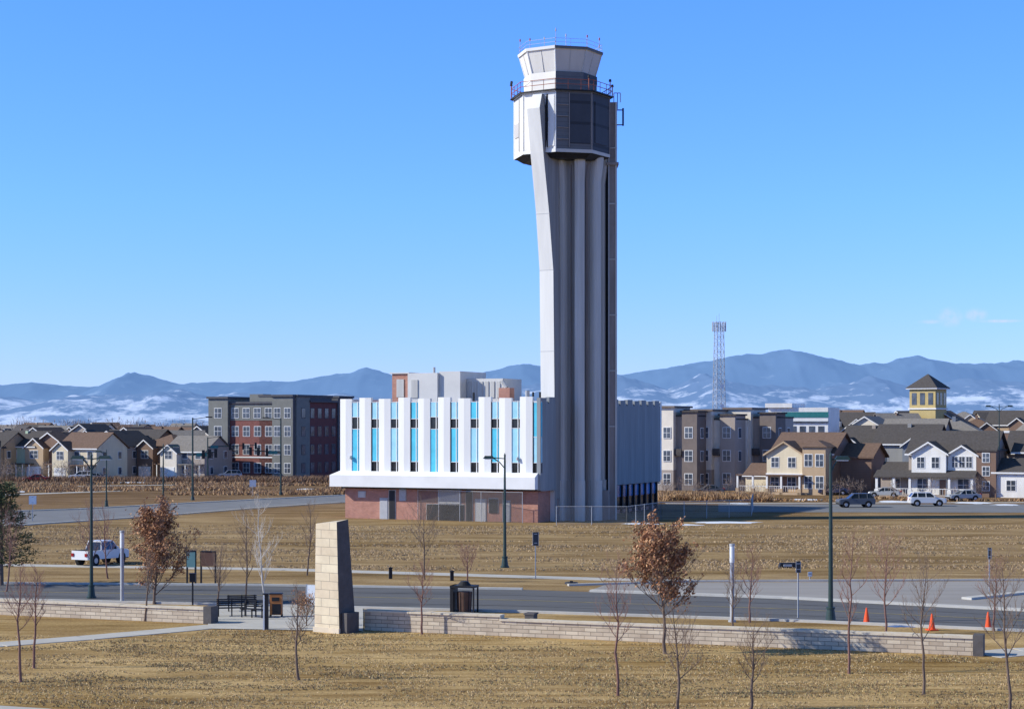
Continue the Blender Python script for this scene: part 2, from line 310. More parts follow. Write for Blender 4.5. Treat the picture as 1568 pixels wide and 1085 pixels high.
def tower():
    mb=MB(); FC,CN,CRM,CSH,DK,DK2,SV,BK,RU,GM,DG,WH,CD=range(13)
    mats=[conclt,conc,cream,creamsh,dkmetal,dkmetal2,svc,black,rust,greymet,dglass,white2,M('shaded_recess_concrete',(.29,.285,.275),.9,.2,1.4,(1,1,.05))]  # last material paints shade into the flute valleys and the fin's right side
    ax,ay=5.35,197.0
    def azp(cx,cy,r,az): return (cx+r*math.sin(R(az)),cy-r*math.cos(R(az)))
    sx,sy=7.0,197.6
    def core(k):
        P=[]
        for j in range(8):
            a0=j*45+4
            for da,rr in ((-11,1.0),(-9.5,1.06),(-4,1.10),(4,1.10),(9.5,1.06),(11,1.0),(12,.80),(17,.74),(22.5,.72),(28,.74),(33,.80)):
                P.append(azp(sx,sy,2.82*k*rr,a0+da))
        return P
    def shaft(z0,z1,k0,k1):
        A=core(k0);B=core(k1);n=len(A)
        vs=[(x,y,z0) for x,y in A]+[(x,y,z1) for x,y in B]
        for i in range(n):
            j=(i+1)%n; m=i%11
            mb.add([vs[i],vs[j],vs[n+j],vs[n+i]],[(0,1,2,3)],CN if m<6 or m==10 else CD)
        mb.add(vs[:n],[tuple(range(n))],CN); mb.add(vs[n:],[tuple(range(n))],CN)
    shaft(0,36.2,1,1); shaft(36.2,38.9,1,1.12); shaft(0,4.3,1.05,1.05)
    for a in (-18,26.5,30): 
        p=azp(sx,sy,2.82*.78,a); mb.cyl(p[0],p[1],0,38,.06,.06,6,SV)
    dx,dy=-math.sin(R(31)),-math.cos(R(31)); tx,ty=-dy,dx
    prof=[(3.0,0),(3.05,14),(3.3,26.6),(4.15,32.8),(5.3,38.8),(6.05,43.4),(5.2,45.0)]
    ws=[.84,.84,.84,.80,.78,.76,.55]
    for (s0,w0),(s1,w1) in zip(list(zip(prof,ws))[:-1],list(zip(prof,ws))[1:]):
        def rect(r,z,iw,ri=.6):
            return [(ax+dx*ri-tx*iw,ay+dy*ri-ty*iw,z),(ax+dx*r-tx*iw,ay+dy*r-ty*iw,z),(ax+dx*r+tx*iw,ay+dy*r+ty*iw,z),(ax+dx*ri+tx*iw,ay+dy*ri+ty*iw,z)]
        ri=.6 if s0[1]<26 else (2.0 if s0[1]<38 else 3.6)
        A=rect(s0[0],s0[1],w0,ri);B=rect(s1[0],s1[1],w1,ri)
        q=[(0,1,5,4),(1,2,6,5),(2,3,7,6),(3,0,4,7),(0,3,2,1),(4,5,6,7)]
        vs=A+B
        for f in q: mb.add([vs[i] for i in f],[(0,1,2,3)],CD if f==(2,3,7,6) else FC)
    for z in (9,18,26.6,32.5):
        r=np.interp(z,[p[1] for p in prof],[p[0] for p in prof])+.01
        mb.loft(*[[(ax+dx*(r-.3)-tx*(.85),ay+dy*(r-.3)-ty*(.85),zz),(ax+dx*r-tx*.85,ay+dy*r-ty*.85,zz),(ax+dx*r+tx*.85,ay+dy*r+ty*.85,zz),(ax+dx*(r-.3)+tx*.85,ay+dy*(r-.3)+ty*.85,zz)] for zz in (z,z+.05)],GM)
    A0=-8.6
    cxs=[ax]
    def octp(r,z,a0=A0): return [(*azp(cxs[0],ay,r,a0+45*k),z) for k in range(8)]
    def octs(r0,z0,r1,z1,facemats,cap=DG):
        A=octp(r0,z0);B=octp(r1,z1)
        for k in range(8):
            j=(k+1)%8; mb.add([A[k],A[j],B[j],B[k]],[(0,1,2,3)],facemats[k])
        mb.add(A,[tuple(range(8))],cap); mb.add(B,[tuple(range(8))],cap)
    fm=[DK,DK2,DK2,DK,CRM,CRM,CRM,CRM]
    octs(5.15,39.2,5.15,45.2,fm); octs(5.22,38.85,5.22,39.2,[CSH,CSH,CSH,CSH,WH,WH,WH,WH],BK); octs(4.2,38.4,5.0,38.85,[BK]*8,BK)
    octs(5.3,45.2,5.3,45.45,[DK,DK,DK,DK,WH,WH,WH,WH],DK)
    for k in range(8):
        x,y=azp(ax,ay,5.17,A0+45*k); mb.cyl(x,y,39.2,45.2,.07,.07,6,WH if k in (0,7,6,5) else SV)
    def panel(az,r,half,z0,z1,mi,off=0,th=.08):
        c=azp(ax,ay,r,az); t=(math.cos(R(az)),math.sin(R(az))); n=(math.sin(R(az)),-math.cos(R(az)))
        P=[]
        for s,q in ((-1,0),(1,0),(1,1),(-1,1)):
            P.append((c[0]+t[0]*(s*half+off)+n[0]*q*th,c[1]+t[1]*(s*half+off)+n[1]*q*th))
        mb.prism(P,z0,z1,mi)
    panel(-31,4.76,.35,39.5,44.9,WH,1.45); panel(-31,4.76,.05,39.4,45,BK,.98,.1)
    c=azp(ax,ay,4.78,-31); t=(math.cos(R(-31)),math.sin(R(-31))); n=(math.sin(R(-31)),-math.cos(R(-31)))
    dm=[(.78,39.4),(1.12,42.2),(.92,45.0),(.7,43)]
    mb.loft([(c[0]+t[0]*u,c[1]+t[1]*u,z) for u,z in dm],[(c[0]+t[0]*u+n[0]*.12,c[1]+t[1]*u+n[1]*.12,z) for u,z in dm],BK)  # black diamond painted on for the shaded side of the fin
    panel(-76,4.76,.04,39.4,45,CN,.3,.1); panel(-76,4.76,.9,41,42.5,CSH,-.6)
    panel(14,4.76,.04,39.4,45.1,SV,-.5,.1); panel(14,4.76,1.15,39.8,45.0,DK2,.65,.05); panel(59,4.76,1.3,40,44.4,DK2,0)
    for i in range(4): panel(14,4.76,.6,40.2+i*1.2,40.28+i*1.2,SV,-1.2,.12)
    cxs[0]=ax-.15
    octs(3.95,45.45,3.95,46.7,[DK,DK,DK2,DK,CRM,CRM,CRM,CRM]); octs(4.0,46.7,3.98,47.55,[DK,DK2,DK2,DK2,CRM,CRM,CRM,CRM])
    octs(3.75,47.55,4.45,49.85,[CSH,CSH,CSH,CSH,CRM,CRM,CRM,CRM])
    for k in range(8):
        A=octp(3.77,47.5);B=octp(4.47,49.9)
        mb.tube(A[k],B[k],.07,.07,6,CN if k in (1,2) else WH,True)
        j=(k+1)%8; t_=.5
        p=[(A[k][i]*(1-t_)+A[j][i]*t_) for i in range(3)]; q=[(B[k][i]*(1-t_)+B[j][i]*t_) for i in range(3)]
        mb.tube(p,q,.035,.035,4,CN)
    octs(4.6,49.85,4.65,50.15,[DK,DK,DK,DK,WH,WH,WH,WH],WH)
    def rail(r,z,h,mi,n=24,rr=.03):
        pts=[]; O=octp(r,0)
        for k in range(8):
            j=(k+1)%8
            for q in range(n//8): t=q/(n//8); pts.append((O[k][0]*(1-t)+O[j][0]*t,O[k][1]*(1-t)+O[j][1]*t))
        for i,(x,y) in enumerate(pts):
            x2,y2=pts[(i+1)%len(pts)]
            mb.tube((x,y,z),(x,y,z+h),rr,rr,4,mi)
            for zz in (h*.5,h): mb.tube((x,y,z+zz),(x2,y2,z+zz),rr,rr,4,mi)
    rail(4.5,50.15,.8,GM,16,.022)
    for az,r,h,mi in ((-80,4.4,1.5,RU),(-50,4.3,1.1,RU),(-8,4.2,2.0,GM),(10,3,1.6,GM),(40,4.3,1.4,RU),(75,4.3,1.6,RU),(100,4.3,1.1,RU),(-30,3.5,1.2,GM)):
        x,y=azp(cxs[0],ay,r,az); mb.cyl(x,y,50.1,50.1+h,.035,.03,6,GM); mb.cyl(x,y,50.1+h*.8,50.1+h*.8+.25,.08,.07,8,mi)
    cxs[0]=ax
    rail(5.5,45.45,1.05,RU,24,.04)
    octs(5.62,45.3,5.62,45.42,[BK]*8,BK)
    for az,h in ((-98,1.7),(-85,1.2),(30,1.3),(70,1.4),(86,1.1)):
        x,y=azp(ax,ay,5.45,az); mb.cyl(x,y,45.4,45.4+h,.05,.05,6,RU); mb.cyl(x,y,45.4+h,45.4+h+.25,.16,.12,8,BK)
    mb.box(9.3,10.5,198.2,199.6,0,44.6,BK); mb.box(10.45,11.3,197.3,199.4,0,45.0,SV); mb.box(10.38,10.5,197.15,197.35,0,45,GM); mb.box(11.12,11.32,197.18,197.35,0,45,CN)
    mb.box(10.2,11.5,197.0,199.6,38.2,38.5,SV); mb.box(8.6,10.6,197.8,199.6,38.4,45.0,DK2)
    z=.6
    while z<44: mb.box(10.62,11.1,197.26,197.31,z,z+.05,SV); z+=1.2
    for z in (10,16,22,28,34,40): mb.box(10.4,11.34,197.2,197.3,z,z+.12,CN)
    for z in (42.6,44.2): mb.tube((11.3,197.6,z),(12.05,197.6,z),.06,.06,6,BK,True)
    mb.tube((12.0,197.6,42.5),(12.0,197.6,44.4),.1,.1,6,BK,True); mb.tube((11.4,197.6,44.3),(11.4,197.6,46),.04,.04,5,BK)
    mb.path([(11.0,197.4,45),(11.0,197.4,46.0),(11.7,197.4,46.0),(11.7,197.4,45)],.05,5,GM)
    mb.box(4.6,5.0,194.4,194.6,0,2.4,SV); mb.box(9.6,10.4,196.6,197.2,0,3.2,SV)
    mb.obj('control_tower',mats)
tower()

def fence(name,pts,h,mat,post=greymet,sp=2.6):
    mb=MB()
    for a,b in zip(pts[:-1],pts[1:]):
        L=math.dist(a,b); n=max(1,int(L/sp))
        for i in range(n+1):
            t=i/n; x=a[0]+(b[0]-a[0])*t; y=a[1]+(b[1]-a[1])*t; mb.cyl(x,y,0,h+.05,.035,.035,6,1)
        mb.add([(a[0],a[1],.03),(b[0],b[1],.03),(b[0],b[1],h),(a[0],a[1],h)],[(0,1,2,3)],0)
        mb.tube((a[0],a[1],h),(b[0],b[1],h),.03,.03,5,1)
    return mb.obj(name,[mat,post])
fence('chain_link_fence',[G(640,795),G(770,799.5),G(800,800)],3.2,chaind)
fence('chain_link_fence',[G(852,803),G(960,803),G(1012,795),G(1150,790),G(1153,779)],1.9,chain)

# ---------------------------------------------------------------- houses
trimw=M('white_trim',(.76,.75,.72),.6,.05); wdglass=glass('house_window_glass',(.07,.085,.11),.1)
roofdk=M('shingle_charcoal',(.085,.075,.070),.95,.2,3,bs=.4); roofbr=M('shingle_brown',(.17,.11,.08),.95,.2,3,bs=.4); roofgy=M('shingle_grey',(.22,.20,.18),.95,.2,3,bs=.4)
S={'cream':sidingmat('siding_cream',(.70,.60,.42),.25,.88),'tan':sidingmat('siding_tan',(.48,.35,.22),.25,.85),'brown':sidingmat('siding_brown',(.22,.14,.10),.25,.75),
   'grey':sidingmat('siding_grey',(.30,.295,.28),.25,.85),'slate':sidingmat('siding_slate',(.21,.23,.26),.25,.85),'white':sidingmat('siding_white',(.78,.76,.71),.25,.9),
   'sage':sidingmat('siding_sage',(.46,.56,.38),.25,.88),'mauve':sidingmat('siding_taupe',(.38,.32,.27),.25,.85),'stucco':M('stucco_beige',(.74,.67,.56),.9,.06,1),'dk':M('stucco_dark',(.19,.155,.135),.9,.1,1)}
def vol(mb,x0,x1,y0,y1,z0,h,roof,pitch,wm,rm,oh=.45,tm=None):
    mb.box(x0,x1,y0,y1,z0,h,wm); t=.18
    if roof=='flat':
        mb.box(x0-.12,x1+.12,y0-.12,y1+.12,h,h+.35,rm if tm is None else tm); return
    if roof=='gx':
        c=(y0+y1)/2; r=(y1-y0)/2*pitch; yo=oh; 
        mb.loft([(x0,y0,h),(x0,y1,h),(x0,c,h+r)],[(x1,y0,h),(x1,y1,h),(x1,c,h+r)],wm)
        for s,ye in ((1,y0),(-1,y1)):
            e=(ye-s*yo,h-yo*pitch)
            mb.loft([(x0-oh,e[0],e[1]+.02),(x0-oh,c,h+r+.02),(x0-oh,c,h+r+t),(x0-oh,e[0],e[1]+t)],[(x1+oh,e[0],e[1]+.02),(x1+oh,c,h+r+.02),(x1+oh,c,h+r+t),(x1+oh,e[0],e[1]+t)],rm)
            mb.box(x0-oh,x1+oh,e[0]-.03 if s>0 else e[0],e[0] if s>0 else e[0]+.03,e[1]-.05,e[1]+t,tm if tm is not None else rm)
    if roof=='gy':
        c=(x0+x1)/2; r=(x1-x0)/2*pitch; xo=oh
        mb.loft([(x0,y0,h),(x1,y0,h),(c,y0,h+r)],[(x0,y1,h),(x1,y1,h),(c,y1,h+r)],wm)
        for s,xe in ((1,x0),(-1,x1)):
            e=(xe-s*xo,h-xo*pitch)
            mb.loft([(e[0],y0-oh,e[1]+.02),(c,y0-oh,h+r+.02),(c,y0-oh,h+r+t),(e[0],y0-oh,e[1]+t)],[(e[0],y1+oh,e[1]+.02),(c,y1+oh,h+r+.02),(c,y1+oh,h+r+t),(e[0],y1+oh,e[1]+t)],rm)
            if tm is not None:
                mb.loft([(e[0],y0-oh-.04,e[1]-.12),(c,y0-oh-.04,h+r-.12),(c,y0-oh-.04,h+r+t*.7),(e[0],y0-oh-.04,e[1]+t*.7)],[(e[0],y0-oh-.005,e[1]-.12),(c,y0-oh-.005,h+r-.12),(c,y0-oh-.005,h+r+t*.7),(e[0],y0-oh-.005,e[1]+t*.7)],tm)
    if roof=='hip':
        cx=(x0+x1)/2; cy=(y0+y1)/2; k=min(x1-x0,y1-y0)/2; r=(k+oh)*pitch; a=[(x0-oh,y0-oh,h),(x1+oh,y0-oh,h),(x1+oh,y1+oh,h),(x0-oh,y1+oh,h)]
        if x1-x0>y1-y0: p=(x0+k,cy,h+r);q=(x1-k,cy,h+r)
        else: p=(cx,y0+k,h+r);q=(cx,y1-k,h+r)
        if x1-x0>y1-y0: fs=[(0,1,5,4),(1,2,5),(2,3,4,5),(3,0,4)]
        else: fs=[(0,1,4),(1,2,5,4),(2,3,5),(3,0,4,5)]
        mb.add(a+[p,q],fs+[(3,2,1,0)],rm)
def winf(mb,x,z,w,h,y,gm,tm,mull=True):
    mb.box(x-w/2-.1,x+w/2+.1,y-.05,y+.02,z-.1,z+h+.1,tm); mb.box(x-w/2,x+w/2,y-.07,y-.03,z,z+h,gm)
    if mull: mb.box(x-.03,x+.03,y-.085,y-.06,z,z+h,tm); mb.box(x-w/2,x+w/2,y-.085,y-.06,z+h*.5-.03,z+h*.5+.03,tm)
def winr(mb,y,z,w,h,x,gm,tm):
    mb.box(x-.02,x+.05,y-w/2-.1,y+w/2+.1,z-.1,z+h+.1,tm); mb.box(x+.03,x+.07,y-w/2,y+w/2,z,z+h,gm)
def generic(px,Y,w,d,h,roofk,wall,wall2,roofm,seed,yaw=None,name='house'):
    r=random.Random(seed); mb=MB(); mats=[S[wall],S[wall2],roofm,trimw,wdglass,S['dk']]
    if yaw is None: yaw=random.Random(seed*3+1).choice((-24,-30,-20,-26,-60,10))
    fl=2 if h<8 else 3
    vol(mb,-w/2,w/2,0,d,0,h,roofk,.6 if roofk!='hip' else .5,0,2,.45,3)
    fw=w*r.uniform(.38,.5); side=r.choice((-1,1)); fx0=-w/2 if side<0 else w/2-fw
    if roofk!='flat':
        vol(mb,fx0,fx0+fw,-1.6,1,0,h-r.choice((.05,.3)),'gy',.75,1,2,.35,3)
        mb.box(fx0+fw+.02 if side<0 else -w/2, w/2 if side<0 else fx0-.02,-1.5,0,2.7,2.9,2)
        for q in (0,1,2):
            xx=(w/2-.2-q*1.6) if side<0 else (-w/2+.2+q*1.6); mb.box(xx-.08,xx+.08,-1.45,-1.3,0,2.7,3)
        mb.box(fx0+.5,fx0+fw-.5,-1.68,-1.6,.1,2.3,3); winf(mb,fx0+fw/2,3.9,fw*.4,1.4,-1.6,4,3)
        if h>8: winf(mb,fx0+fw/2,6.8,fw*.4,1.4,-1.6,4,3)
    else:
        mb.box(fx0,fx0+fw,-1.3,0,0,h-1.8,1); mb.box(fx0-.1,fx0+fw+.1,-1.4,.1,h-1.8,h-1.5,3)
    for f in range(fl):
        z=1+f*2.9
        n=max(1,int(w/3))
        for i in range(n):
            x=-w/2+(i+.5)*w/n
            if fx0-.6<x<fx0+fw+.6:
                if roofk=='flat' and z+1.4<h-1.8 and fx0+.7<x<fx0+fw-.7: winf(mb,x,z,1.1,1.4,-1.3,4,3)
                continue
            winf(mb,x,z,1.1,1.4,0,4,3,False)
        for i in range(max(1,int(d/4))):
            winr(mb,(i+.5)*d/max(1,int(d/4)),z,.9,1.3,w/2,4,3)
    if roofk!='flat' and r.random()<.5: mb.box(-.4,.2,d*.4,d*.4+.5,h,h+d*.32,0)
    mb.obj(name,mats,(GX(px,Y),Y,0),R(yaw))
L=[(22,352,10,9,6.2,'gx','sage','sage',roofdk),(75,350,9,9,6,'gy','brown','tan',roofbr),(118,338,9,9,6.0,'gx','cream','cream',roofbr),(165,350,9,9,6.3,'gy','mauve','brown',roofdk),
   (205,362,9,9,6.5,'gx','brown','mauve',roofdk),(243,350,8,9,6.2,'hip','brown','brown',roofbr),(283,345,9,9,5.3,'gx','mauve','stucco',roofgy),(-30,350,10,9,6,'gx','tan','grey',roofdk)]
for i,a in enumerate(L): generic(*a,seed=i+1,yaw=-26)
walls=['brown','mauve','grey','stucco','cream','slate','tan','brown','mauve','tan']; rfs=[roofdk,roofbr,roofgy,roofdk]
k=40
for Y,h0,x0,x1,st in ((420,6.4,-60,330,36),(500,7.0,-60,330,31),(620,7.4,-60,520,30)):
    px=x0
    while px<x1:
        k+=1; r=random.Random(k); generic(px+r.uniform(-6,6),Y+r.uniform(-20,20),r.uniform(9,12),9,h0+r.uniform(-.6,.9),r.choice(('gx','gy','hip','gx')),r.choice(walls),r.choice(walls),r.choice(rfs),k); px+=st*r.uniform(.8,1.3)
for Y,h0,x0,x1,st in ((345,8.6,1200,1600,62),(400,9.8,1190,1620,52),(470,10.2,1180,1620,44),(600,10.4,1000,1620,40)):
    px=x0
    while px<x1:
        k+=1; r=random.Random(k); generic(px+r.uniform(-6,6),Y+r.uniform(-12,12),r.uniform(8,11.5),10,h0+r.uniform(-.9,.8),r.choice(('gx','gy','hip','gx','flat')),r.choice(walls),r.choice(walls),r.choice(rfs),k); px+=st*r.uniform(.8,1.2)
mb=MB(); mb.box(-5.5,5.5,0,12,0,13.4,0); mb.box(-3,5.6,-.1,0,11.6,12.6,1); mb.box(-6,-1,-.6,12,13.4,14.2,0); mb.box(-5.6,5.6,-.3,0,10.6,10.9,2)
for i in range(6): mb.box(-4.8+i*1.7,-3.7+i*1.7,-.06,0,8.5,10,2)
mb.obj('school_building',[S['white'],tealpole,wdglass],(GX(1222,335),335,0),R(-20))

def rowhouse(px,Y,w,h,seed,dark):
    mb=MB(); mats=[S['stucco'],S['dk'],roofdk,trimw,wdglass,S['mauve'],S['tan']]
    d=8.5
    mb.box(-w/2,w/2,0,d,0,h-1.4,5 if dark else 0); mb.box(-w/2-.1,w/2+.1,-.1,d+.1,h-1.4,h-1.15,2)
    mb.box(-w/2-.15,-w/2+w*.52,-1.2,d*.7,0,h,0); mb.box(-w/2-.5,-w/2+w*.52+.35,-1.6,d*.7+.3,h,h+.3,1)
    mb.box(-w/2-.18,-w/2+w*.52+.03,-1.25,d*.7+.02,0,3.2,5)
    mb.box(w*.18,w/2+.1,-.6,d*.5,0,h-.7,1 if dark else 5); mb.box(w*.18-.25,w/2+.4,-.9,d*.5,h-.7,h-.45,2)
    for f in range(3):
        z=1.0+f*3.6
        winf(mb,-w/2+w*.15,z,1.1,1.6,-1.25,4,3); winf(mb,-w/2+w*.38,z,1.1,1.6,-1.25,4,3); winf(mb,w*.33,z,1.2,1.6,-.6,4,3)
        winr(mb,1.5,z,1.2,1.5,w/2+.1,4,3); winr(mb,6,z,1.2,1.5,w/2,4,3)
    mb.box(w*.04,w*.17,-.9,0,5.4,5.6,2); mb.box(w*.03,w*.18,-.95,-.9,5.6,6.5,2)
    mb.obj('rowhouse',mats,(GX(px,Y),Y,0),R(-27))
rowhouse(1034,286,7.5,12.9,1,True); rowhouse(1092,288,7.5,12.4,2,False); rowhouse(1152,292,8.0,12.7,3,True); rowhouse(985,290,7.5,12.9,4,False)

def house_tan():
    mb=MB(); CR,TN,RF,TR,GL,BR,BK2=range(7); mats=[S['cream'],S['tan'],roofbr,trimw,wdglass,S['brown'],redbrick]
    vol(mb,-4.6,4.6,0,11,0,6.1,'gx',.52,BR,RF,.5,TR)
    vol(mb,-4.9,.6,-1.6,3,0,6.0,'gy',.62,CR,RF,.45,TN)
    vol(mb,.9,4.4,-2.4,3,0,7.0,'hip',.45,TN,RF,.4)
    mb.box(-4.95,.65,-1.65,0,0,2.9,TN); mb.box(-5.0,.7,-1.75,-1.6,2.9,3.1,TR)
    vol(mb,-9.2,-4.9,1,8,0,2.7,'gx',.45,CR,RF,.4,TR)
    mb.box(-9.0,1.2,-3.6,-1.6,2.75,2.92,RF); 
    for x in (-8.8,-6.4,-4.2,-2.0,.8): mb.box(x-.13,x+.13,-3.5,-3.24,.5,2.75,TR); mb.box(x-.25,x+.25,-3.6,-3.1,0,.9,TN)
    for i in range(26): mb.box(-8.7+i*.35,-8.66+i*.35,-3.4,-3.36,.5,1.2,TR)
    mb.box(-8.8,.8,-3.42,-3.34,1.2,1.27,TR); mb.box(-9,1,-3.6,-1.6,0,.35,TN)
    for x in (-3.6,-1.0): winf(mb,x,4.0,1.1,1.4,-1.6,GL,TR); winf(mb,x,1.0,1.2,1.5,-1.65,GL,TR)
    for x in (1.8,3.5):
        for z in (1.0,4.2): winf(mb,x,z,1.1,1.7,-2.4,GL,TR)
    winr(mb,6,4,1.0,1.3,4.6,GL,TR); winr(mb,8.5,1,1.0,1.3,4.6,GL,TR); winr(mb,0,4.4,.9,1.4,4.4,GL,TR)
    vol(mb,4.6,9.3,4,11,0,5.6,'gx',.5,BR,RF,.5)
    mb.box(-2.5,-1.7,-1.72,-1.6,.35,2.5,BR)
    Y=270; mb.obj('tan_house',mats,(GX(1228,Y),Y,0),R(-28))
house_tan()
def house_white():
    mb=MB(); W_,GY,RF,TR,GL,BR,BK2=range(7); mats=[S['white'],S['mauve'],roofdk,trimw,wdglass,S['brown'],redbrick]
    vol(mb,-5.5,6.5,0,10,0,6.2,'gx',.6,GY,RF,.5,TR)
    vol(mb,-4.6,.3,-2.0,3,0,6.2,'gy',.62,W_,RF,.45,TR)
    vol(mb,.4,4.4,-1.2,3,0,6.0,'gy',.62,W_,RF,.4,TR)
    mb.box(4.5,7.2,-1.4,6,0,6.5,BR); mb.box(4.3,7.4,-1.6,6.2,6.5,6.7,RF)
    vol(mb,-9.6,-4.7,0,7,0,2.9,'gx',.5,GY,RF,.4,TR)
    mb.loft([(-9.8,-3.4,2.7),(4.6,-3.4,2.7),(4.6,-1.2,3.6),(-9.8,-1.2,3.6)],[(-9.8,-3.4,2.85),(4.6,-3.4,2.85),(4.6,-1.2,3.75),(-9.8,-1.2,3.75)],RF)
    for x in (-9.4,-6.9,-4.6,-1.8,1.0,4.2): mb.box(x-.17,x+.17,-3.2,-2.9,.9,2.7,TR); mb.box(x-.3,x+.3,-3.3,-2.75,0,1.0,W_)
    mb.box(-9.6,4.4,-3.3,-1.2,0,.3,GY); mb.box(-9.6,4.4,-3.2,-3.15,1.1,1.18,TR)
    for i in range(36): mb.box(-9.4+i*.38,-9.36+i*.38,-3.2,-3.16,.3,1.1,TR)
    for x in (-3.3,-1.2): winf(mb,x,4.1,1.0,1.5,-2.0,GL,TR)
    for x in (1.4,2.4,3.4): winf(mb,x,4.2,.75,1.5,-1.2,GL,TR)
    winf(mb,-7.4,1,1.2,1.4,0,GL,TR); winf(mb,-3,.9,1.5,1.6,-2.0,GL,TR); winf(mb,2.6,.9,1.5,1.6,-1.2,GL,TR)
    for z in (1,3.1,5): winf(mb,5.8,z,.9,1.2,-1.4,GL,TR)
    mb.box(-.6,.3,-2.08,-2.0,.3,2.4,BR); winr(mb,8,4,1,1.3,6.5,GL,TR)
    vol(mb,6.9,11.5,-1,6,0,3.6,'gx',.5,W_,RF,.4,TR); vol(mb,8.6,13,5,12,0,6.4,'gx',.5,BR,RF,.5,TR); winf(mb,9.2,1,1.2,1.4,-1,GL,TR)
    Y=262; mb.obj('white_house',mats,(GX(1450,Y),Y,0),R(-26))
house_white()
generic(1590,268,9,10,6.2,'gx','mauve','white',roofdk,901,-25); generic(1385,300,10,10,7.2,'gx','grey','slate',roofdk,902,-25); generic(1330,305,9,10,7.0,'gx','mauve','brown',roofdk,903,-25)
mb=MB(); q=3.0
mb.box(-q,q,-q,q,0,18.0,0)
for s in (-1,1):
    for x in (-1.9,0,1.9): mb.box(x-.55,x+.55,s*q-.06 if s<0 else q,-q if s<0 else q+.06,14.6,17.2,1); 
for y in (-1.9,0,1.9): mb.box(q,q+.06,y-.55,y+.55,14.6,17.2,1)
mb.box(-q-.25,q+.25,-q-.25,q+.25,13.6,13.9,2); mb.box(-q-.6,q+.6,-q-.6,q+.6,18.0,18.25,2)
mb.add([(-q-.7,-q-.7,18.25),(q+.7,-q-.7,18.25),(q+.7,q+.7,18.25),(-q-.7,q+.7,18.25),(0,0,21.4)],[(0,1,4),(1,2,4),(2,3,4),(3,0,4)],3)
mb.obj('bell_tower',[M('yellow_brick',(.50,.385,.17),.9,.1,1),wdglass,trimw,roofdk],(GX(1421,400),400,0),R(-36))

def apartments():
    mb=MB(); GY,RB,DK_,TR,GL,BR=range(6); mats=[M('apartment_grey_panel',(.20,.20,.18),.9,.1,1),redbrick,M('dark_parapet',(.10,.10,.11),.9,.1,1),trimw,wdglass,M('stucco_maroon',(.16,.06,.055),.9,.1,1)]
    def seg(x0,x1,y0,h,wm,n,par):
        mb.box(x0,x1,y0,14,0,h,wm); mb.box(x0-.25,x1+.25,y0-.35,14.2,h,h+.4,DK_ if par else TR)
        for f in range(4):
            z=1.1+f*3.5
            for i in range(n):
                x=x0+(i+.5)*(x1-x0)/n; winf(mb,x,z,min(1.5,(x1-x0)/n*.55),1.8,y0,GL,TR)
    seg(-19,-14.6,-.8,15.3,GY,1,True); seg(-14.6,-4.6,0,14.3,RB,4,True); seg(-4.6,-.1,-.8,15.6,GY,2,True)
    mb.box(-14.5,-4.7,-.08,0,3.9,4.15,TR); mb.box(-14.5,-4.7,-.08,0,11.1,14.2,GY)
    for i in range(4): winf(mb,-14.6+(i+.5)*2.5,11.6,1.4,1.8,-.1,GL,TR)
    mb.box(-.1,.0,-.8,14,0,15.5,DK_)
    segs=[(0,5,15.6,GY),(5,16,14.6,BR),(16,22,15.6,DK_),(22,34,14.4,BR)]
    for a,b,h,wm in segs:
        mb.box(-8,.3 if wm!=BR else .02,a,b,0,h,wm); mb.box(-8.2,.6,a-.1,b+.1,h,h+.4,DK_)
        n=max(1,int((b-a)/2.6))
        for f in range(4):
            for i in range(n): winr(mb,a+(i+.5)*(b-a)/n,1.1+f*3.5,1.3,1.8,.3 if wm!=BR else .02,GL,DK_)
    mb.box(-12,-9,3,6,14.5,16.2,GY)
    Y=348; mb.obj('apartment_building',mats,(GX(452,Y),Y,0),R(-24))
apartments()
generic(470,420,16,12,13.5,'flat','brown','mauve',roofdk,77,-24,name='apartment_building')

def mast():
    mb=MB(); h=33.5; w0=1.3; w1=.75
    def c(z,k):
        w=w0+(w1-w0)*z/h; return ((-w,-w),(w,-w),(w,w),(-w,w))[k]
    N=20
    for k in range(4):
        for i in range(N):
            z0=h*i/N;z1=h*(i+1)/N
            a=c(z0,k);b=c(z1,k);d=c(z1,(k+1)%4);e=c(z0,(k+1)%4)
            mb.tube((*a,z0),(*b,z1),.08,.08,4); mb.tube((*a,z0),(*d,z1),.035,.035,4); mb.tube((*e,z0),(*b,z1),.035,.035,4); mb.tube((*b,z1),(*d,z1),.035,.035,4)
    for k in range(10):
        t=k*.628; x,y=1.5*math.cos(t),1.5*math.sin(t); mb.box(x-.08,x+.08,y-.08,y+.08,31.4,33.6)
        mb.tube((0,0,32.6),(x,y,32.6),.05,.05,4)
    mb.tube((0,0,33),(0,0,35.5),.05,.03,4); mb.tube((-.6,0,33),(-.6,0,35),.04,.03,4)
    for z in (14.5,19): mb.tube((-.2,-1.3,z),(-.2,-2.0,z),.15,.5,10,1,True)
    mb.obj('lattice_radio_mast',[greymet,ltwhite],(GX(1101,415),415,0),R(20))
mast()

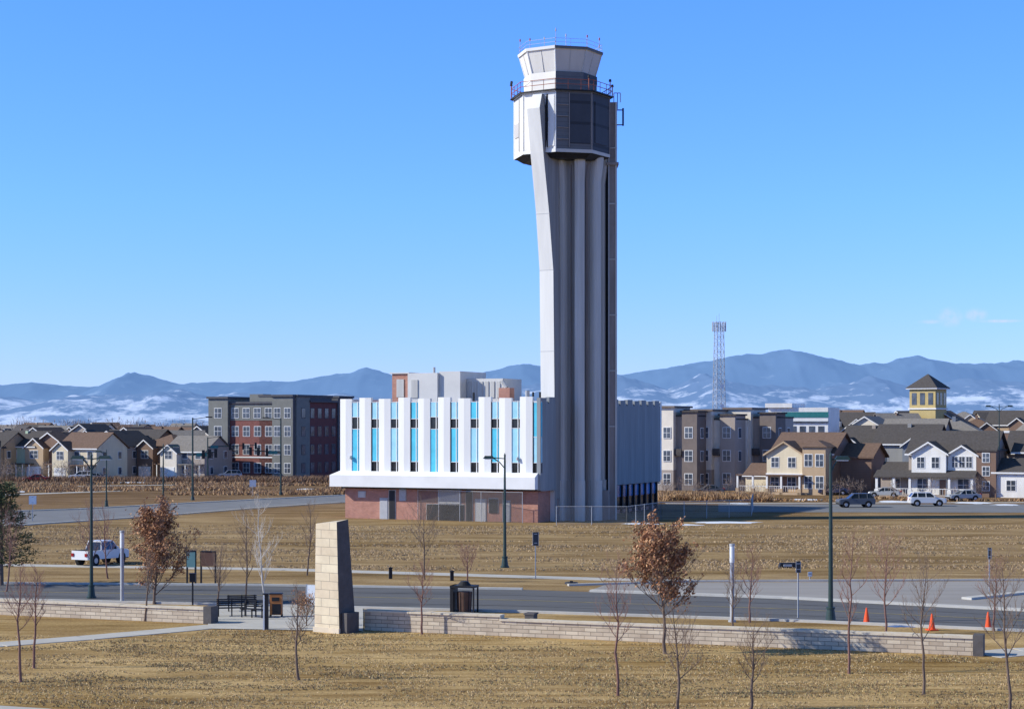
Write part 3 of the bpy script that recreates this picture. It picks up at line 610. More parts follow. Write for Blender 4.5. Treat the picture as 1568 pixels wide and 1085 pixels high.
# ---------------------------------------------------------------- street furniture
def lamp(px,py,h,arms,heads=None,mat=greenpole,arm=1.4,r=.11):
    mb=MB(); mb.cyl(0,0,0,.12,r*2.6,r*2.6,16); mb.cyl(0,0,.12,.7,r*2.1,r*1.5,16); mb.cyl(0,0,.7,.8,r*1.8,r*1.8,16); mb.cyl(0,0,.8,h,r,r*.55,12)
    mb.cyl(0,0,h,h+.2,r*.7,.02,8)
    for s in arms:
        pts=[(0,0,h-.9),(s*arm*.35,0,h-.45),(s*arm*.7,0,h-.2),(s*arm,0,h-.12)]
        mb.path(pts,.04,6); mb.tube((0,0,h-.2),(s*arm,0,h-.12),.035,.035,6)
        T=mb.T; mb.T=Matrix.Translation((s*(arm+.05),0,h-.2))
        mb.prism([(-.42,-.16),(.42,-.16),(.42,.16),(-.42,.16)],0,.2,0,[(-.28,-.1),(.28,-.1),(.28,.1),(-.28,.1)]); mb.box(-.3,.3,-.12,.12,-.05,-.002,1)
        mb.T=T
    x,y=G(px,py); return mb.obj('street_lamp',[mat,ltwhite],(x,y,0),0)
lamp(1272,952,8.6,(1,),arm=.55,r=.13); lamp(773,868,8.0,(-1,),arm=1.1,r=.12); lamp(140,915,8.4,(-1,1),arm=.75); 
lamp(250,787,7.9,(1,)); lamp(163,775,7.0,(-1,),arm=.9); lamp(1530,760,13,(-1,1),arm=1.5)
colb=M('column_blue_grey',(.34,.38,.46),.5,.05)
def column(px,py,h):
    mb=MB(); mb.cyl(0,0,0,.1,.2,.2,16,0); mb.cyl(0,0,.1,h*.5,.11,.11,16,0); mb.cyl(0,0,h*.5,h*.76,.11,.11,16,2); mb.cyl(0,0,h*.76,h*.97,.125,.125,16,1); mb.cyl(0,0,h*.97,h,.14,.14,16,0)
    x,y=G(px,py); mb.obj('light_column',[greymet,ltwhite,colb],(x,y,0))
column(187,922,4.15); column(1121,951,4.05)
def signal(px,py,h,arml,side):
    mb=MB(); mb.cyl(0,0,0,.5,.28,.2,12); mb.cyl(0,0,.5,h,.14,.1,10)
    za=6.2; mb.tube((0,0,za),(side*arml,0,za+.35),.11,.06,8,0,True)
    mb.tube((0,0,h-.2),(side*2.2,0,h+.1),.05,.04,6); mb.box(side*2.2-.45,side*2.2+.45,-.15,.15,h,h+.16,1)
    for f in (.45,.72,.97):
        x=side*arml*f; z=za+.35*f; mb.box(x-.2,x+.2,-.25,.05,z-.75,z+.45,1)
        for q in range(3): mb.tube((x,-.25,z-.55+q*.37),(x,-.36,z-.55+q*.37),.13,.13,8,1,True)
    mb.box(side*1.2-.7,side*1.2+.7,-.1,-.06,za-.25,za+.25,2)
    x,y=G(px,py); mb.obj('traffic_signal',[greenpole,black,tealpole],(x,y,0),R(8))
signal(430,757,11.2,4.5,-1); signal(295,765,11.2,3.2,1); signal(318,735,8,9,1)
def sign(px,py,h,w=.6,hh=.75,col=signbk,z=None):
    mb=MB(); mb.box(-.03,.03,-.03,.03,0,h,0); mb.box(-w/2,w/2,-.05,-.03,h-hh,h,1); mb.box(-w/2,-w/2+.03,-.065,-.05,h-hh,h,0); mb.box(w/2-.03,w/2,-.065,-.05,h-hh,h,0)
    for zz in (h-hh+.15,h-.15): mb.box(-.1,.1,-.07,-.05,zz,zz+.05,0)
    x,y=G(px,py); mb.obj('traffic_sign',[greymet,col],(x,y,0),R(12))
dsign=M('dark_sign_face',(.05,.055,.065),.5,.1)
sign(820,885,3.1,.42,.9,dsign); sign(1222,945,3.0,.28,.6,dsign); sign(1515,905,2.7,.25,.7,dsign); sign(1240,886,.5,.3,.3,ltwhite); sign(50,797,2.7,.8,.9,ltwhite); sign(250,800,2.5,.7,.8,dsign)
sign(740,792,1.4); sign(387,757,2.2,1.0,1.0,ltwhite)
def board(px,py,h,w,hh,mat):
    mb=MB(); mb.box(-w/2-.05,-w/2+.05,-.05,.05,0,h,0); mb.box(w/2-.05,w/2+.05,-.05,.05,0,h,0); mb.box(-w/2,w/2,-.08,-.05,h-hh,h-.05,1); mb.box(-w/2,w/2,-.1,.05,h-.05,h+.03,0)
    x,y=G(px,py); mb.obj('notice_board',[black,mat],(x,y,0),R(-8))
board(319,893,2.1,.95,.95,M('brown_board',(.15,.08,.06),.7,.2,3)); board(293,895,2.2,.55,1.05,M('teal_board',(.13,.25,.25),.6,.15,2))
def bollard(px,py,h=.6,w=.35,name='bollard'):
    mb=MB(); mb.box(-w/2,w/2,-w/2,w/2,0,h,0); mb.prism([(-w/2-.03,-w/2-.03),(w/2+.03,-w/2-.03),(w/2+.03,w/2+.03),(-w/2-.03,w/2+.03)],h,h+.05,0); mb.cyl(0,0,h+.05,h+.12,w*.3,w*.1,10,0)
    x,y=G(px,py); mb.obj(name,[black],(x,y,0),R(10))
bollard(598,885,.7,.22); bollard(692,888,.6,.22)
x,y=G(407,963); mb=MB(); mb.box(-.05,.13,-.12,.12,0,1.75,1); mb.box(-.12,-.05,-.12,.12,0,1.7,0); mb.box(-.14,.15,-.14,.14,1.75,1.82,1); mb.obj('path_light',[ltwhite,black],(x,y,0))
x,y=G(423,944); mb=MB(); mb.box(-.32,.32,-.25,.25,.12,1.2,0); mb.box(-.34,.34,-.27,.27,1.2,1.26,1); mb.box(-.18,.28,-.27,-.25,.15,.7,1); mb.box(-.2,.2,-.27,-.25,.85,1.05,1)
for a in (-.3,.3):
    for b in (-.2,.2): mb.box(a-.03,a+.03,b-.03,b+.03,0,.12,1)
mb.obj('newspaper_box',[woodor,black],(x,y,.035))
def bench(px,py,w=1.9,rz=0):
    mb=MB()
    for i in range(4): mb.box(-w/2,w/2,-.22+i*.12,-.13+i*.12,.42,.46,0)
    for i in range(4): mb.box(-w/2,w/2,.27+i*.02,.30+i*.02,.52+i*.1,.59+i*.1,0)
    for x in (-w/2+.1,0,w/2-.1): mb.box(x-.03,x+.03,-.2,-.14,0,.42,0); mb.box(x-.03,x+.03,.24,.3,0,.9,0); mb.box(x-.03,x+.03,-.2,.27,.36,.42,0)
    for x in (-w/2+.1,w/2-.1): mb.box(x-.03,x+.03,-.22,.25,.62,.66,0); mb.box(x-.03,x+.03,-.2,-.15,.46,.62,0)
    x,y=G(px,py); mb.obj('park_bench',[black],(x,y,.035),R(rz))
bench(355,943,1.6,10); bench(388,945,1.4,-20); bench(370,935,1.6,190)
x,y=G(479,930); mb=MB(); mb.box(-.36,.36,-.03,.03,.15,1.25,0); mb.box(-.4,-.36,-.05,.05,0,1.3,1); mb.box(.36,.4,-.05,.05,0,1.3,1); mb.box(-.4,.4,-.25,-.2,0,.06,1); mb.box(-.4,.4,.2,.25,0,.06,1); mb.box(-.38,-.34,-.2,.2,.0,.05,1); mb.box(.34,.38,-.2,.2,0,.05,1)
mb.obj('sign_board',[ltwhite,greymet],(x,y,.035),R(-15))
x,y=G(711,937); mb=MB()
mb.box(-.68,-.5,-.45,.45,0,1.5,0); mb.box(.6,.68,-.45,-.37,0,1.4,0); mb.box(.6,.68,.37,.45,0,1.4,0); mb.box(-.68,.68,-.5,.5,1.38,1.5,0); mb.cyl(0,0,.1,1.15,.36,.4,16,1); mb.cyl(0,0,1.5,1.72,.4,.2,16,0); mb.box(-.5,.5,-.4,.4,0,.1,0)
for i in range(10):
    t=i*.628; mb.tube((.38*math.cos(t),.38*math.sin(t),.1),(.43*math.cos(t),.43*math.sin(t),1.15),.02,.02,4,0)
mb.obj('waste_bin_shelter',[black,M('bin_liner_brown',(.14,.08,.055),.8,.2,3)],(x,y,0),R(-15))
x,y=G(295,925); mb=MB(); mb.cyl(0,0,0,1.3,.05,.05,8); mb.box(-.16,.16,-.12,.12,1.3,1.75); mb.box(-.19,.19,-.15,.15,1.75,1.8); mb.obj('parking_meter',[black],(x,y,0))
for px,py in ((1327,954),(1427,964),(1513,961)):
    mb=MB(); mb.box(-.24,.24,-.24,.24,0,.05,0); mb.cyl(0,0,.05,.35,.17,.12,14,0); mb.cyl(0,0,.35,.5,.12,.095,14,0); mb.cyl(0,0,.5,.82,.095,.035,14,0)
    x,y=G(px,py); mb.obj('traffic_cone',[orange,ltwhite],(x,y,.012),.3)
x,y=G(1205,868); mb=MB(); mb.prism([(-.6,-.25),(.6,-.25),(.6,.25),(-.6,.25)],0,.35,0,[(-.5,-.15),(.6,-.15),(.6,.2),(-.5,.2)]); mb.box(-.3,.3,-.28,-.2,.1,.25,1); mb.obj('utility_box',[black,greymet],(x,y,0),.1)
x,y=G(875,893); mb=MB(); mb.cyl(0,0,0,.12,.45,.4,14); mb.box(-.1,.1,-.1,.1,.12,.2); mb.obj('drain_cover',[black],(x,y,0))

def pylon():
    x,y=G(516,966); mb=MB()
    b=[(-.95,-.6),(.68,-.6),(.68,.65),(-.95,.65)]; t=[(-.95,-.5),(.42,-.5),(.42,.35),(-.95,.35)]
    h=5.45
    lo=[(*p,0.) for p in b]; hi=[(*p,h) for p in t]; hi[0]=(*t[0],h-.12); hi[3]=(*t[3],h-.12); hi[1]=(*t[1],h); hi[2]=(*t[2],h+.1)
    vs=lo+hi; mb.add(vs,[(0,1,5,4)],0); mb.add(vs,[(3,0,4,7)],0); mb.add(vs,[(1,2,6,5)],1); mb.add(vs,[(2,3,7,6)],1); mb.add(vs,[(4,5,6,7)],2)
    mb.box(-1.0,.7,-.66,-.55,0,.25,2); mb.prism([(.68,-.4),(1.0,-.4),(1.0,.5),(.68,.5)],0,1.0,1)
    mb.obj('stone_pylon',[lime1,limedk,capst],(x,y,0),R(-36))
pylon()
def swall(name,A,B,h,th=.5,steps=None,endmat=True):
    L=math.dist(A,B); a=math.atan2(B[1]-A[1],B[0]-A[0]); mb=MB()
    segs=steps or [(0,L,h)]
    for s0,s1,hh in segs:
        mb.box(s0,s1,0,th,0,hh-.1,0)
        n=int((s1-s0)/1.2)
        for i in range(n):
            u0=s0+(s1-s0)*i/n; u1=s0+(s1-s0)*(i+1)/n; j=random.uniform(-.012,.012)
            mb.box(u0+.01-(.06 if i==0 else 0),u1-.01,-.07,th+.07,hh-.1,hh+j,1)
    mb.box(L,L+.45,-.12,th+.12,0,segs[-1][2]+.08,2)
    mb.obj(name,[wallst,capst,limedk],(A[0],A[1],0),a)
A=G(558,964);B=G(1490,1003); L_=math.dist(A,B)
swall('stone_wall',A,B,.9,steps=[(0,L_*.245,1.02),(L_*.245,L_*.6,.84),(L_*.6,L_,.86)])
swall('stone_wall',G(-120,935),G(313,954),.82)
x,y=G(814,972); mb=MB(); mb.box(-.25,.2,-.3,.3,0,1.0,0); mb.box(-.29,.24,-.34,.34,1.0,1.08,0); mb.obj('stone_pier',[limedk],(x,y+.3,0),R(-20))

# ---------------------------------------------------------------- vehicles
tyre=M('tyre_rubber',(.02,.02,.02),.9,.1); carglass=glass('car_glass',(.02,.025,.03),.08); chrome=M('alloy',(.4,.4,.42),.35,.05,metal=.6); redl=M('tail_lamp',(.3,.01,.01),.3,.05)
def paint(n,c): return M(n,c,.3,.03)
def vehicle(name,px,py,pm,kind='suv',rz=0,x=None):
    mb=MB(); Wd=.92
    if kind=='pickup':
        prof=[(-2.75,.45),(-2.8,.95),(-2.6,1.12),(-1.3,1.2),(2.75,1.2),(2.8,.5)]; gh=[(-1.35,1.2),(-.75,1.82),(.75,1.85),(.95,1.2)]; wh=(-1.75,1.75); wr=.4
    elif kind=='suv':
        prof=[(-2.25,.4),(-2.32,.75),(-2.2,1.0),(-1.0,1.12),(2.2,1.15),(2.3,.8),(2.25,.4)]; gh=[(-1.05,1.12),(-.35,1.68),(1.75,1.7),(2.2,1.15)]; wh=(-1.4,1.4); wr=.36
    else:
        prof=[(-2.2,.35),(-2.25,.62),(-2.1,.8),(-.9,.92),(1.8,.98),(2.2,.9),(2.25,.4)]; gh=[(-.95,.92),(-.2,1.4),(.95,1.42),(1.65,.97)]; wh=(-1.35,1.35); wr=.32
    secs=[(-Wd,.94),(-Wd+.06,1.0),(Wd-.06,1.0),(Wd,.94)]
    cz=.75
    for (ya,ka),(yb,kb) in zip(secs[:-1],secs[1:]):
        mb.loft([(p[0]*ka,ya,cz+(p[1]-cz)*ka) for p in prof],[(p[0]*kb,yb,cz+(p[1]-cz)*kb) for p in prof],0)
    gw0=Wd-.1; gw1=Wd-.26
    zt=max(p[1] for p in gh)
    def yy(z): return gw0+(gw1-gw0)*(z-gh[0][1])/(zt-gh[0][1])
    mb.loft([(p[0],-yy(p[1]),p[1]) for p in gh],[(p[0],yy(p[1]),p[1]) for p in gh],1)
    r0,r1=gh[1],gh[2]
    mb.box(r0[0]-.03,r1[0]+.05,-gw1-.02,gw1+.02,zt-.05,zt+.05,0)
    for s in (-1,1):
        for a,b in ((gh[0],gh[1]),(gh[3],gh[2])): mb.tube((a[0],s*(yy(a[1])+.01),a[1]),(b[0],s*(yy(b[1])+.01),b[1]),.05,.05,6,0)
        for f in (.4,.72):
            xm=gh[0][0]+(gh[3][0]-gh[0][0])*f; mb.tube((xm,s*(gw0+.01),gh[0][1]),(xm,s*(gw1+.01),zt),.04,.04,6,0)
        mb.box(gh[0][0]+.15,gh[0][0]+.32,s*(Wd+.02)-.06,s*(Wd+.02)+.06,gh[0][1]+.02,gh[0][1]+.18,0)
        for w in wh:
            mb.tube((w,s*(Wd-.2),wr),(w,s*(Wd+.02),wr),wr,wr,18,2,True); mb.tube((w,s*(Wd+.02),wr),(w,s*(Wd+.035),wr),wr*.6,wr*.55,14,3,True)
            mb.tube((w,s*(Wd-.3),wr+.05),(w,s*(Wd+.008),wr+.05),wr+.09,wr+.09,18,2,True)
        mb.box(prof[0][0]-.03,prof[0][0]+.12,s*.68-.16,s*.68+.16,.68,.85,3); mb.box(2.15,prof[-1][0]+.06,s*.72-.12,s*.72+.12,.75,1.0,4)
    mb.box(prof[0][0]-.05,prof[0][0]+.1,-.8,.8,.38,.55,2); mb.box(-.2,.0,-Wd-.01,-Wd+.02,.86,.9,2)
    if kind=='pickup': mb.box(1.05,2.7,-.75,.75,1.19,1.21,2)
    x,y=G(px,py); o=mb.obj(name,[pm,carglass,tyre,chrome,redl],(x,y,.02),R(rz)); return o
pw=paint('white_car_paint',(.7,.7,.7)); pg=paint('grey_car_paint',(.10,.11,.13)); ps=paint('silver_car_paint',(.36,.38,.4)); pr=paint('red_car_paint',(.2,.02,.02)); pb=paint('blue_car_paint',(.03,.05,.12))
o=vehicle('pickup_truck',154,863,pw,'pickup',-118); o.scale=(.82,.88,.92)
vehicle('parked_suv',1310,776,pg,'suv',4); vehicle('parked_suv',1419,774,pw,'suv',180); vehicle('parked_car',1355,761,ps,'car',-20); 
vehicle('parked_car',352,733,ps,'suv',10); vehicle('parked_car',307,732,pg,'car',0); vehicle('parked_car',125,735,pw,'suv',0); vehicle('parked_car',150,735,ps,'car',180); vehicle('parked_car',1085,757,pg,'car',0); vehicle('parked_car',1275,757,pb,'car',0); vehicle('parked_car',1475,766,ps,'car',10)
vehicle('parked_car',55,738,pr,'car',0)

# ---------------------------------------------------------------- trees
bark=M('bark_brown',(.17,.12,.09),.9,.2,4); barkred=M('bark_reddish',(.22,.12,.095),.9,.2,4); barkpale=M('bark_pale',(.50,.46,.41),.85,.2,3,(1,1,.3))
leafb=M('dry_leaf',(.38,.18,.09),.8,.25,6); leafb2=M('dry_leaf_light',(.56,.32,.17),.8,.2,6); leafd=M('dry_leaf_dark',(.19,.09,.05),.8,.25,6)
def tree(name,px,py,top,spread,mat=bark,seed=0,start=.3,leaves=0,n1=22,lean=0,tr=.05,up=.8,lsz=.07,lm=None,twig=1.0):
    x,y=G(px,py); h=ZH(top,y); r=random.Random(seed); mb=MB(); tips=[]
    spread=spread*y/F/2
    p=Vector((0,0,0)); pts=[p.copy()]; N=9
    for i in range(N):
        p=p+Vector((r.uniform(-.03,.03)*h*.5+lean*h/N,r.uniform(-.03,.03)*h*.5,h/N)); pts.append(p.copy())
    def rad(t): return tr*(1-t)**.8+.006
    for i in range(N): mb.tube(pts[i],pts[i+1],rad(i/N),rad((i+1)/N),7)
    mb.tube(pts[0]-Vector((0,0,.1)),pts[0]+Vector((0,0,.12)),tr*1.7,tr*1.02,7)
    def branch(p,d,L,rr,lev):
        k=4 if lev<2 else 2
        q=p.copy(); dd=d.copy()
        for i in range(k):
            dd=(dd+Vector((r.uniform(-.22,.22),r.uniform(-.22,.22),r.uniform(-.02,.25)*up))).normalized()
            q2=q+dd*L/k; mb.tube(q,q2,rr*(1-i/k*.7),rr*(1-(i+1)/k*.7),5 if lev==0 else 3)
            if lev<3:
                m=({0:2,1:2,2:1} if leaves else {0:2,1:1,2:1})[lev]
                for _ in range(m):
                    if i==0 and lev==0 and r.random()<.5: continue
                    if lev==2 and r.random()<.4: continue
                    a=Vector((r.uniform(-1,1),r.uniform(-1,1),r.uniform(-.1,.9))).normalized()
                    branch(q2,(dd*.9+a*.8).normalized(),L*r.uniform(.3,.6),rr*.55,lev+1)
            q=q2
        tips.append(q.copy())
    for i in range(n1):
        t=start+(1-start)*(i+r.random()*.6)/n1*.97; idx=min(N-1,int(t*N)); f=t*N-idx; b=pts[idx].lerp(pts[idx+1],f)
        az=i*2.4+r.uniform(-.4,.4); prof=math.sin(min(1,max(.0,(1.12-t)/(1.12-start)))*math.pi*.62)
        L=spread*(.25+.85*prof)*r.uniform(.6,1.2)
        d=Vector((math.cos(az),math.sin(az),up*r.uniform(.7,1.3))).normalized()
        branch(b,d,L*1.1,max(.010,rad(t)*.45),0)
    mats=[mat]
    if leaves:
        mats=[mat,leafb,leafb2,leafd]
        cl=[r.choice(tips) for _ in range(max(30,leaves//30))]
        for _ in range(leaves):
            c=r.choice(cl) if r.random()<.7 else r.choice(tips); o=Vector((r.gauss(0,.13),r.gauss(0,.13),r.gauss(-.03,.12))); c=c+o
            a=Vector((r.gauss(0,1),r.gauss(0,1),r.gauss(0,1))).normalized(); b=a.orthogonal().normalized(); s=lsz*r.uniform(.6,1.3)
            c2=a.cross(b)
            mb.add([tuple(c-b*s),tuple(c+c2*s*.5),tuple(c+b*s),tuple(c-c2*s*.5)],[(0,1,2,3)],r.choice((1,1,2,3)))
    mb.obj(name,mats,(x,y,-.02))
T=[('bare_tree',32,1043,872,60,barkred,0,.45),('bare_tree',52,1022,868,46,barkred,0,.4),
('oak_tree',236,924,792,90,bark,8500,.10),('bare_tree',140,905,772,60,barkred,0,.3),('bare_tree',165,885,780,50,barkred,0,.3),('bare_tree',376,928,782,50,bark,0,.3),
('birch_tree',408,948,765,64,barkpale,0,.3),('bare_tree',470,880,772,40,bark,0,.3),('bare_tree',334,928,845,60,bark,0,.25),('bare_tree',457,1040,900,40,bark,0,.35),
('bare_tree',650,886,775,60,bark,0,.3),('bare_tree',646,970,868,50,barkred,0,.4),('bare_tree',716,890,845,46,barkred,0,.3),
('bare_tree',946,1064,862,70,barkred,0,.4),('bare_tree',1037,1088,930,80,bark,0,.3),('oak_tree',1018,1000,832,98,bark,6500,.34),('bare_tree',1150,1086,955,70,bark,0,.3),
('bare_tree',1122,968,872,46,bark,0,.35),('bare_tree',1148,952,850,60,barkred,0,.3),('bare_tree',1300,1030,820,66,barkred,0,.35),('bare_tree',1356,970,832,90,barkred,0,.3),
('bare_tree',1414,1063,868,90,bark,0,.4),('bare_tree',1546,1088,860,100,bark,0,.35),('bare_tree',1522,965,860,50,barkred,0,.35),('bare_tree',222,950,850,30,bark,0,.4),('bare_tree',10,905,790,60,barkred,0,.3)]
for i,(nm,px,py,tp,sp,mt,lv,st) in enumerate(T):
    tree(nm,px,py,tp,sp,mt,seed=i*7+3,start=st,leaves=lv,n1=16 if not lv else 32,tr=.055 if lv==0 else .08,lsz=.08,up=1.1 if lv==0 else .9)
tree('bare_shrub',469,958,918,40,bark,seed=500,start=.02,leaves=700,n1=18,tr=.03,lsz=.05)
def pine(px,py,top,w):
    x,y=G(px,py); h=ZH(top,y); mb=MB(); r=random.Random(3); mb.cyl(0,0,-.05,h*.95,.16,.03,8,0)
    n=56
    for i in range(n):
        t=.18+.80*i/n; z=h*t; L=w*(1-t)**.5*r.uniform(.7,1.15)+.2; az=i*2.4+r.random()
        d=Vector((math.cos(az),math.sin(az),.2)); e=Vector((0,0,z))+d*L; mb.tube((0,0,z),e,.03,.008,4,0)
        for j in range(120):
            s=r.uniform(.15,1.05); c=Vector((0,0,z))+d*L*s+Vector((r.gauss(0,.15),r.gauss(0,.15),r.gauss(0,.1)))
            a=(d+Vector((r.gauss(0,.8),r.gauss(0,.8),r.gauss(.2,.5)))).normalized()*r.uniform(.12,.26); b=a.orthogonal().normalized()*.04
            mb.add([tuple(c-b),tuple(c+b),tuple(c+a)],[(0,1,2)],r.choice((1,1,2)))
    mb.obj('pine_tree',[bark,M('pine_needles',(.06,.075,.032),.8,.3,3),M('pine_needles_light',(.12,.13,.055),.8,.3,3)],(x,y,0))
pine(2,895,738,2.3)

# ---------------------------------------------------------------- grass tufts, reeds, distant trees
def inpoly(X,Y,P):
    ins=np.zeros(X.shape,bool); n=len(P); j=n-1
    for i in range(n):
        xi,yi=P[i];xj,yj=P[j]
        c=((yi>Y)!=(yj>Y))&(X<(xj-xi)*(Y-yi)/(yj-yi+1e-9)+xi); ins^=c; j=i
    return ins
def vnoise(X,Y,seed=0):
    r=np.random.default_rng(seed); T_=r.random((256,256))
    xi=np.floor(X).astype(int);yi=np.floor(Y).astype(int);fx=X-xi;fy=Y-yi; fx=fx*fx*(3-2*fx);fy=fy*fy*(3-2*fy)
    g=lambda a,b:T_[a%256,b%256]
    return (g(xi,yi)*(1-fx)+g(xi+1,yi)*fx)*(1-fy)+(g(xi,yi+1)*(1-fx)+g(xi+1,yi+1)*fx)*fy
def fbm(X,Y,o=5,seed=0,ridge=False):
    s=0;a=.5
    for i in range(o):
        n=vnoise(X*2**i+i*17.3,Y*2**i+i*9.1,seed+i)
        if ridge: n=1-np.abs(2*n-1)
        s=s+a*n;a*=.5
    return s
def tufts(name,X,Y,hmin,hmax,wd,mats,seed,lean=.6,k=3):
    r=np.random.default_rng(seed); n=len(X)
    X=np.repeat(X,k)+r.normal(0,wd*1.2,n*k);Y=np.repeat(Y,k)+r.normal(0,wd*1.2,n*k); N=len(X)
    a=r.random(N)*6.283; hh=r.uniform(hmin,hmax,N); dx=np.cos(a)*wd;dy=np.sin(a)*wd
    lx=r.normal(0,lean,N)*hh;ly=r.normal(0,lean,N)*hh
    V=np.zeros((N,3,3)); V[:,0]=np.stack([X-dx,Y-dy,np.zeros(N)-.01],1);V[:,1]=np.stack([X+dx,Y+dy,np.zeros(N)-.01],1);V[:,2]=np.stack([X+lx,Y+ly,hh],1)
    npmesh(name,V.reshape(-1,3),np.arange(N*3).reshape(-1,3),mats,r.integers(0,len(mats),N))
g1=M('straw_light',(.70,.52,.29),.9,.12,1); g2=M('straw_mid',(.52,.38,.20),.9,.15,1); g3=M('straw_dark',(.26,.18,.10),.9,.2,1); g4=M('straw_green',(.36,.31,.15),.9,.2,1)
f1=M('field_straw',(.55,.40,.23),.9,.12,1); f2=M('field_straw_brown',(.40,.29,.17),.9,.12,1)
A=np.array(G(558,964));B=np.array(G(1490,1003))
pathP=[G(-300,996),G(0,980),G(245,961),G(330,953),G(330,964),G(245,971.5),G(0,993),G(-300,1011)]
def lawnok(X,Y):
    wl=A[1]+(X-A[0])*(B[1]-A[1])/(B[0]-A[0])
    ok=((Y<wl-.1)|(X<A[0]))&~inpoly(X,Y,pathP)&~inpoly(X,Y,plaza)
    ok&=~((X<G(313,954)[0]+.3)&(Y>88.5))
    ok&=~inpoly(X,Y,[G(1500,1014),G(1495,985),G(1900,960),G(1900,1010)])&~inpoly(X,Y,[G(-320,1058),G(-320,1080),G(60,1101),G(320,1125),G(320,1104),G(60,1079)])
    return ok
N=60000
Y=rng.uniform(60,95,N);X=rng.uniform(-1,1,N)*(Y*.285+1)
dens=fbm(X*.5,Y*.9,4,3); ok=(dens>.36+.12*rng.random(N))&lawnok(X,Y)
tufts('lawn_grass',X[ok],Y[ok],.02,.075,.022,[g1,g2,g2,g3,g4],11)
# darker dormant clumps in drifts
N=45000
Y=rng.uniform(60,95,N);X=rng.uniform(-1,1,N)*(Y*.285+1)
dens=fbm(X*.18+9,Y*.55,5,61); ok=(dens>.535)&lawnok(X,Y)
tufts('dormant_grass',X[ok],Y[ok],.03,.09,.024,[g3,g3,g4],13)
N=42000
Y=rng.uniform(128,186,N);X=rng.uniform(-1,1,N)*(Y*.29)
dens=fbm(X*.07,Y*.35,5,9); ok=(dens>.45+.1*rng.random(N))
fpy=np.interp(X,[p[0] for p in fp],[p[1] for p in fp]); ok&=(Y>fpy+1.5)|(X>12)
tufts('field_grass',X[ok],Y[ok],.05,.16,.04,[f1,f2,f2],12,.5)
def scrub(name,n,x0,x1,ya,yb,h0,h1,mats,seed,wd=.12):
    r=np.random.default_rng(seed); Y=r.uniform(ya,yb,n); X=(r.uniform(x0,x1,n)-CX)/F*Y
    d=fbm(X*.06,Y*.10,4,seed); ok=d>.47; tufts(name,X[ok],Y[ok],h0,h1,wd,mats,seed,.5,4)
rd1=M('reed_orange',(.42,.25,.12),.9,.25,.3); rd2=M('reed_brown',(.28,.17,.10),.9,.25,.3); rd3=M('scrub_dark',(.18,.12,.085),.9,.2,.3); rd4=M('reed_tan',(.48,.33,.19),.9,.2,.3)
scrub('dry_reeds',8000,-60,530,266,320,.2,.6,[rd1,rd4,rd2,rd2],21); scrub('dry_reeds',3000,1010,1180,242,262,.3,1.1,[rd1,rd4,rd2],22); scrub('scrub_plants',1800,1130,1600,245,255,.15,.5,[rd2,rd4,rd1],23)
scrub('scrub_plants',5000,-60,530,322,338,.3,1.2,[rd2,rd3,rd2],24)
def woods(name,n,x0,x1,ya,yb,hmax,seed,mats):
    r=np.random.default_rng(seed)
    nt_=n; Yc=r.uniform(ya,yb,nt_); Xc=(r.uniform(x0,x1,nt_)-CX)/F*Yc; hc=hmax*r.uniform(.55,1,nt_)
    k=240; X=np.repeat(Xc,k);Y=np.repeat(Yc,k);Hh=np.repeat(hc,k); N=len(X)
    u=r.normal(size=(N,3)); u/=np.linalg.norm(u,axis=1)[:,None]; rr=r.random(N)**.5
    cx=X+u[:,0]*rr*Hh*.32; cy=Y+u[:,1]*rr*Hh*.32; cz=Hh*.55+u[:,2]*rr*Hh*.4
    d=np.stack([u[:,0]*.6,u[:,1]*.6,np.abs(u[:,2])+.5],1)+r.normal(0,.3,(N,3)); d/=np.linalg.norm(d,axis=1)[:,None]
    L=(r.uniform(.08,.2,N)*np.minimum(Hh,9))[:,None]; w=r.normal(size=(N,3))*.05*(Hh/13)[:,None]
    c=np.stack([cx,cy,cz],1); Vt=np.stack([c-w,c+w,c+d*L],1)
    tw=hc*.014
    tr=np.stack([np.stack([Xc-tw,Yc,np.zeros(nt_)],1),np.stack([Xc+tw,Yc,np.zeros(nt_)],1),np.stack([Xc,Yc,hc*.8],1)],1)
    Vt=np.concatenate([Vt,tr]); npmesh(name,Vt.reshape(-1,3),np.arange(len(Vt)*3).reshape(-1,3),mats,r.integers(0,len(mats),len(Vt)))
w1=M('far_twigs_grey',(.27,.22,.20),.9,.15,.1); w2=M('far_twigs_brown',(.18,.13,.115),.9,.15,.1); w3=M('far_twigs_tan',(.34,.26,.20),.9,.15,.1)
woods('distant_trees',260,-80,560,520,950,14,31,[w1,w2,w3]); woods('distant_trees',110,1000,1640,640,1000,14,32,[w1,w2]); woods('distant_trees',36,-80,340,360,430,7,33,[w1,w3]); woods('distant_trees',26,1020,1600,300,380,8,34,[w3,w1])
woods('distant_trees',18,1000,1200,262,280,3.0,35,[w2,w3]); woods('distant_trees',26,-60,330,325,345,4.5,36,[w1,w3]); woods('distant_trees',16,1130,1600,250,258,3.4,37,[w2,w3])

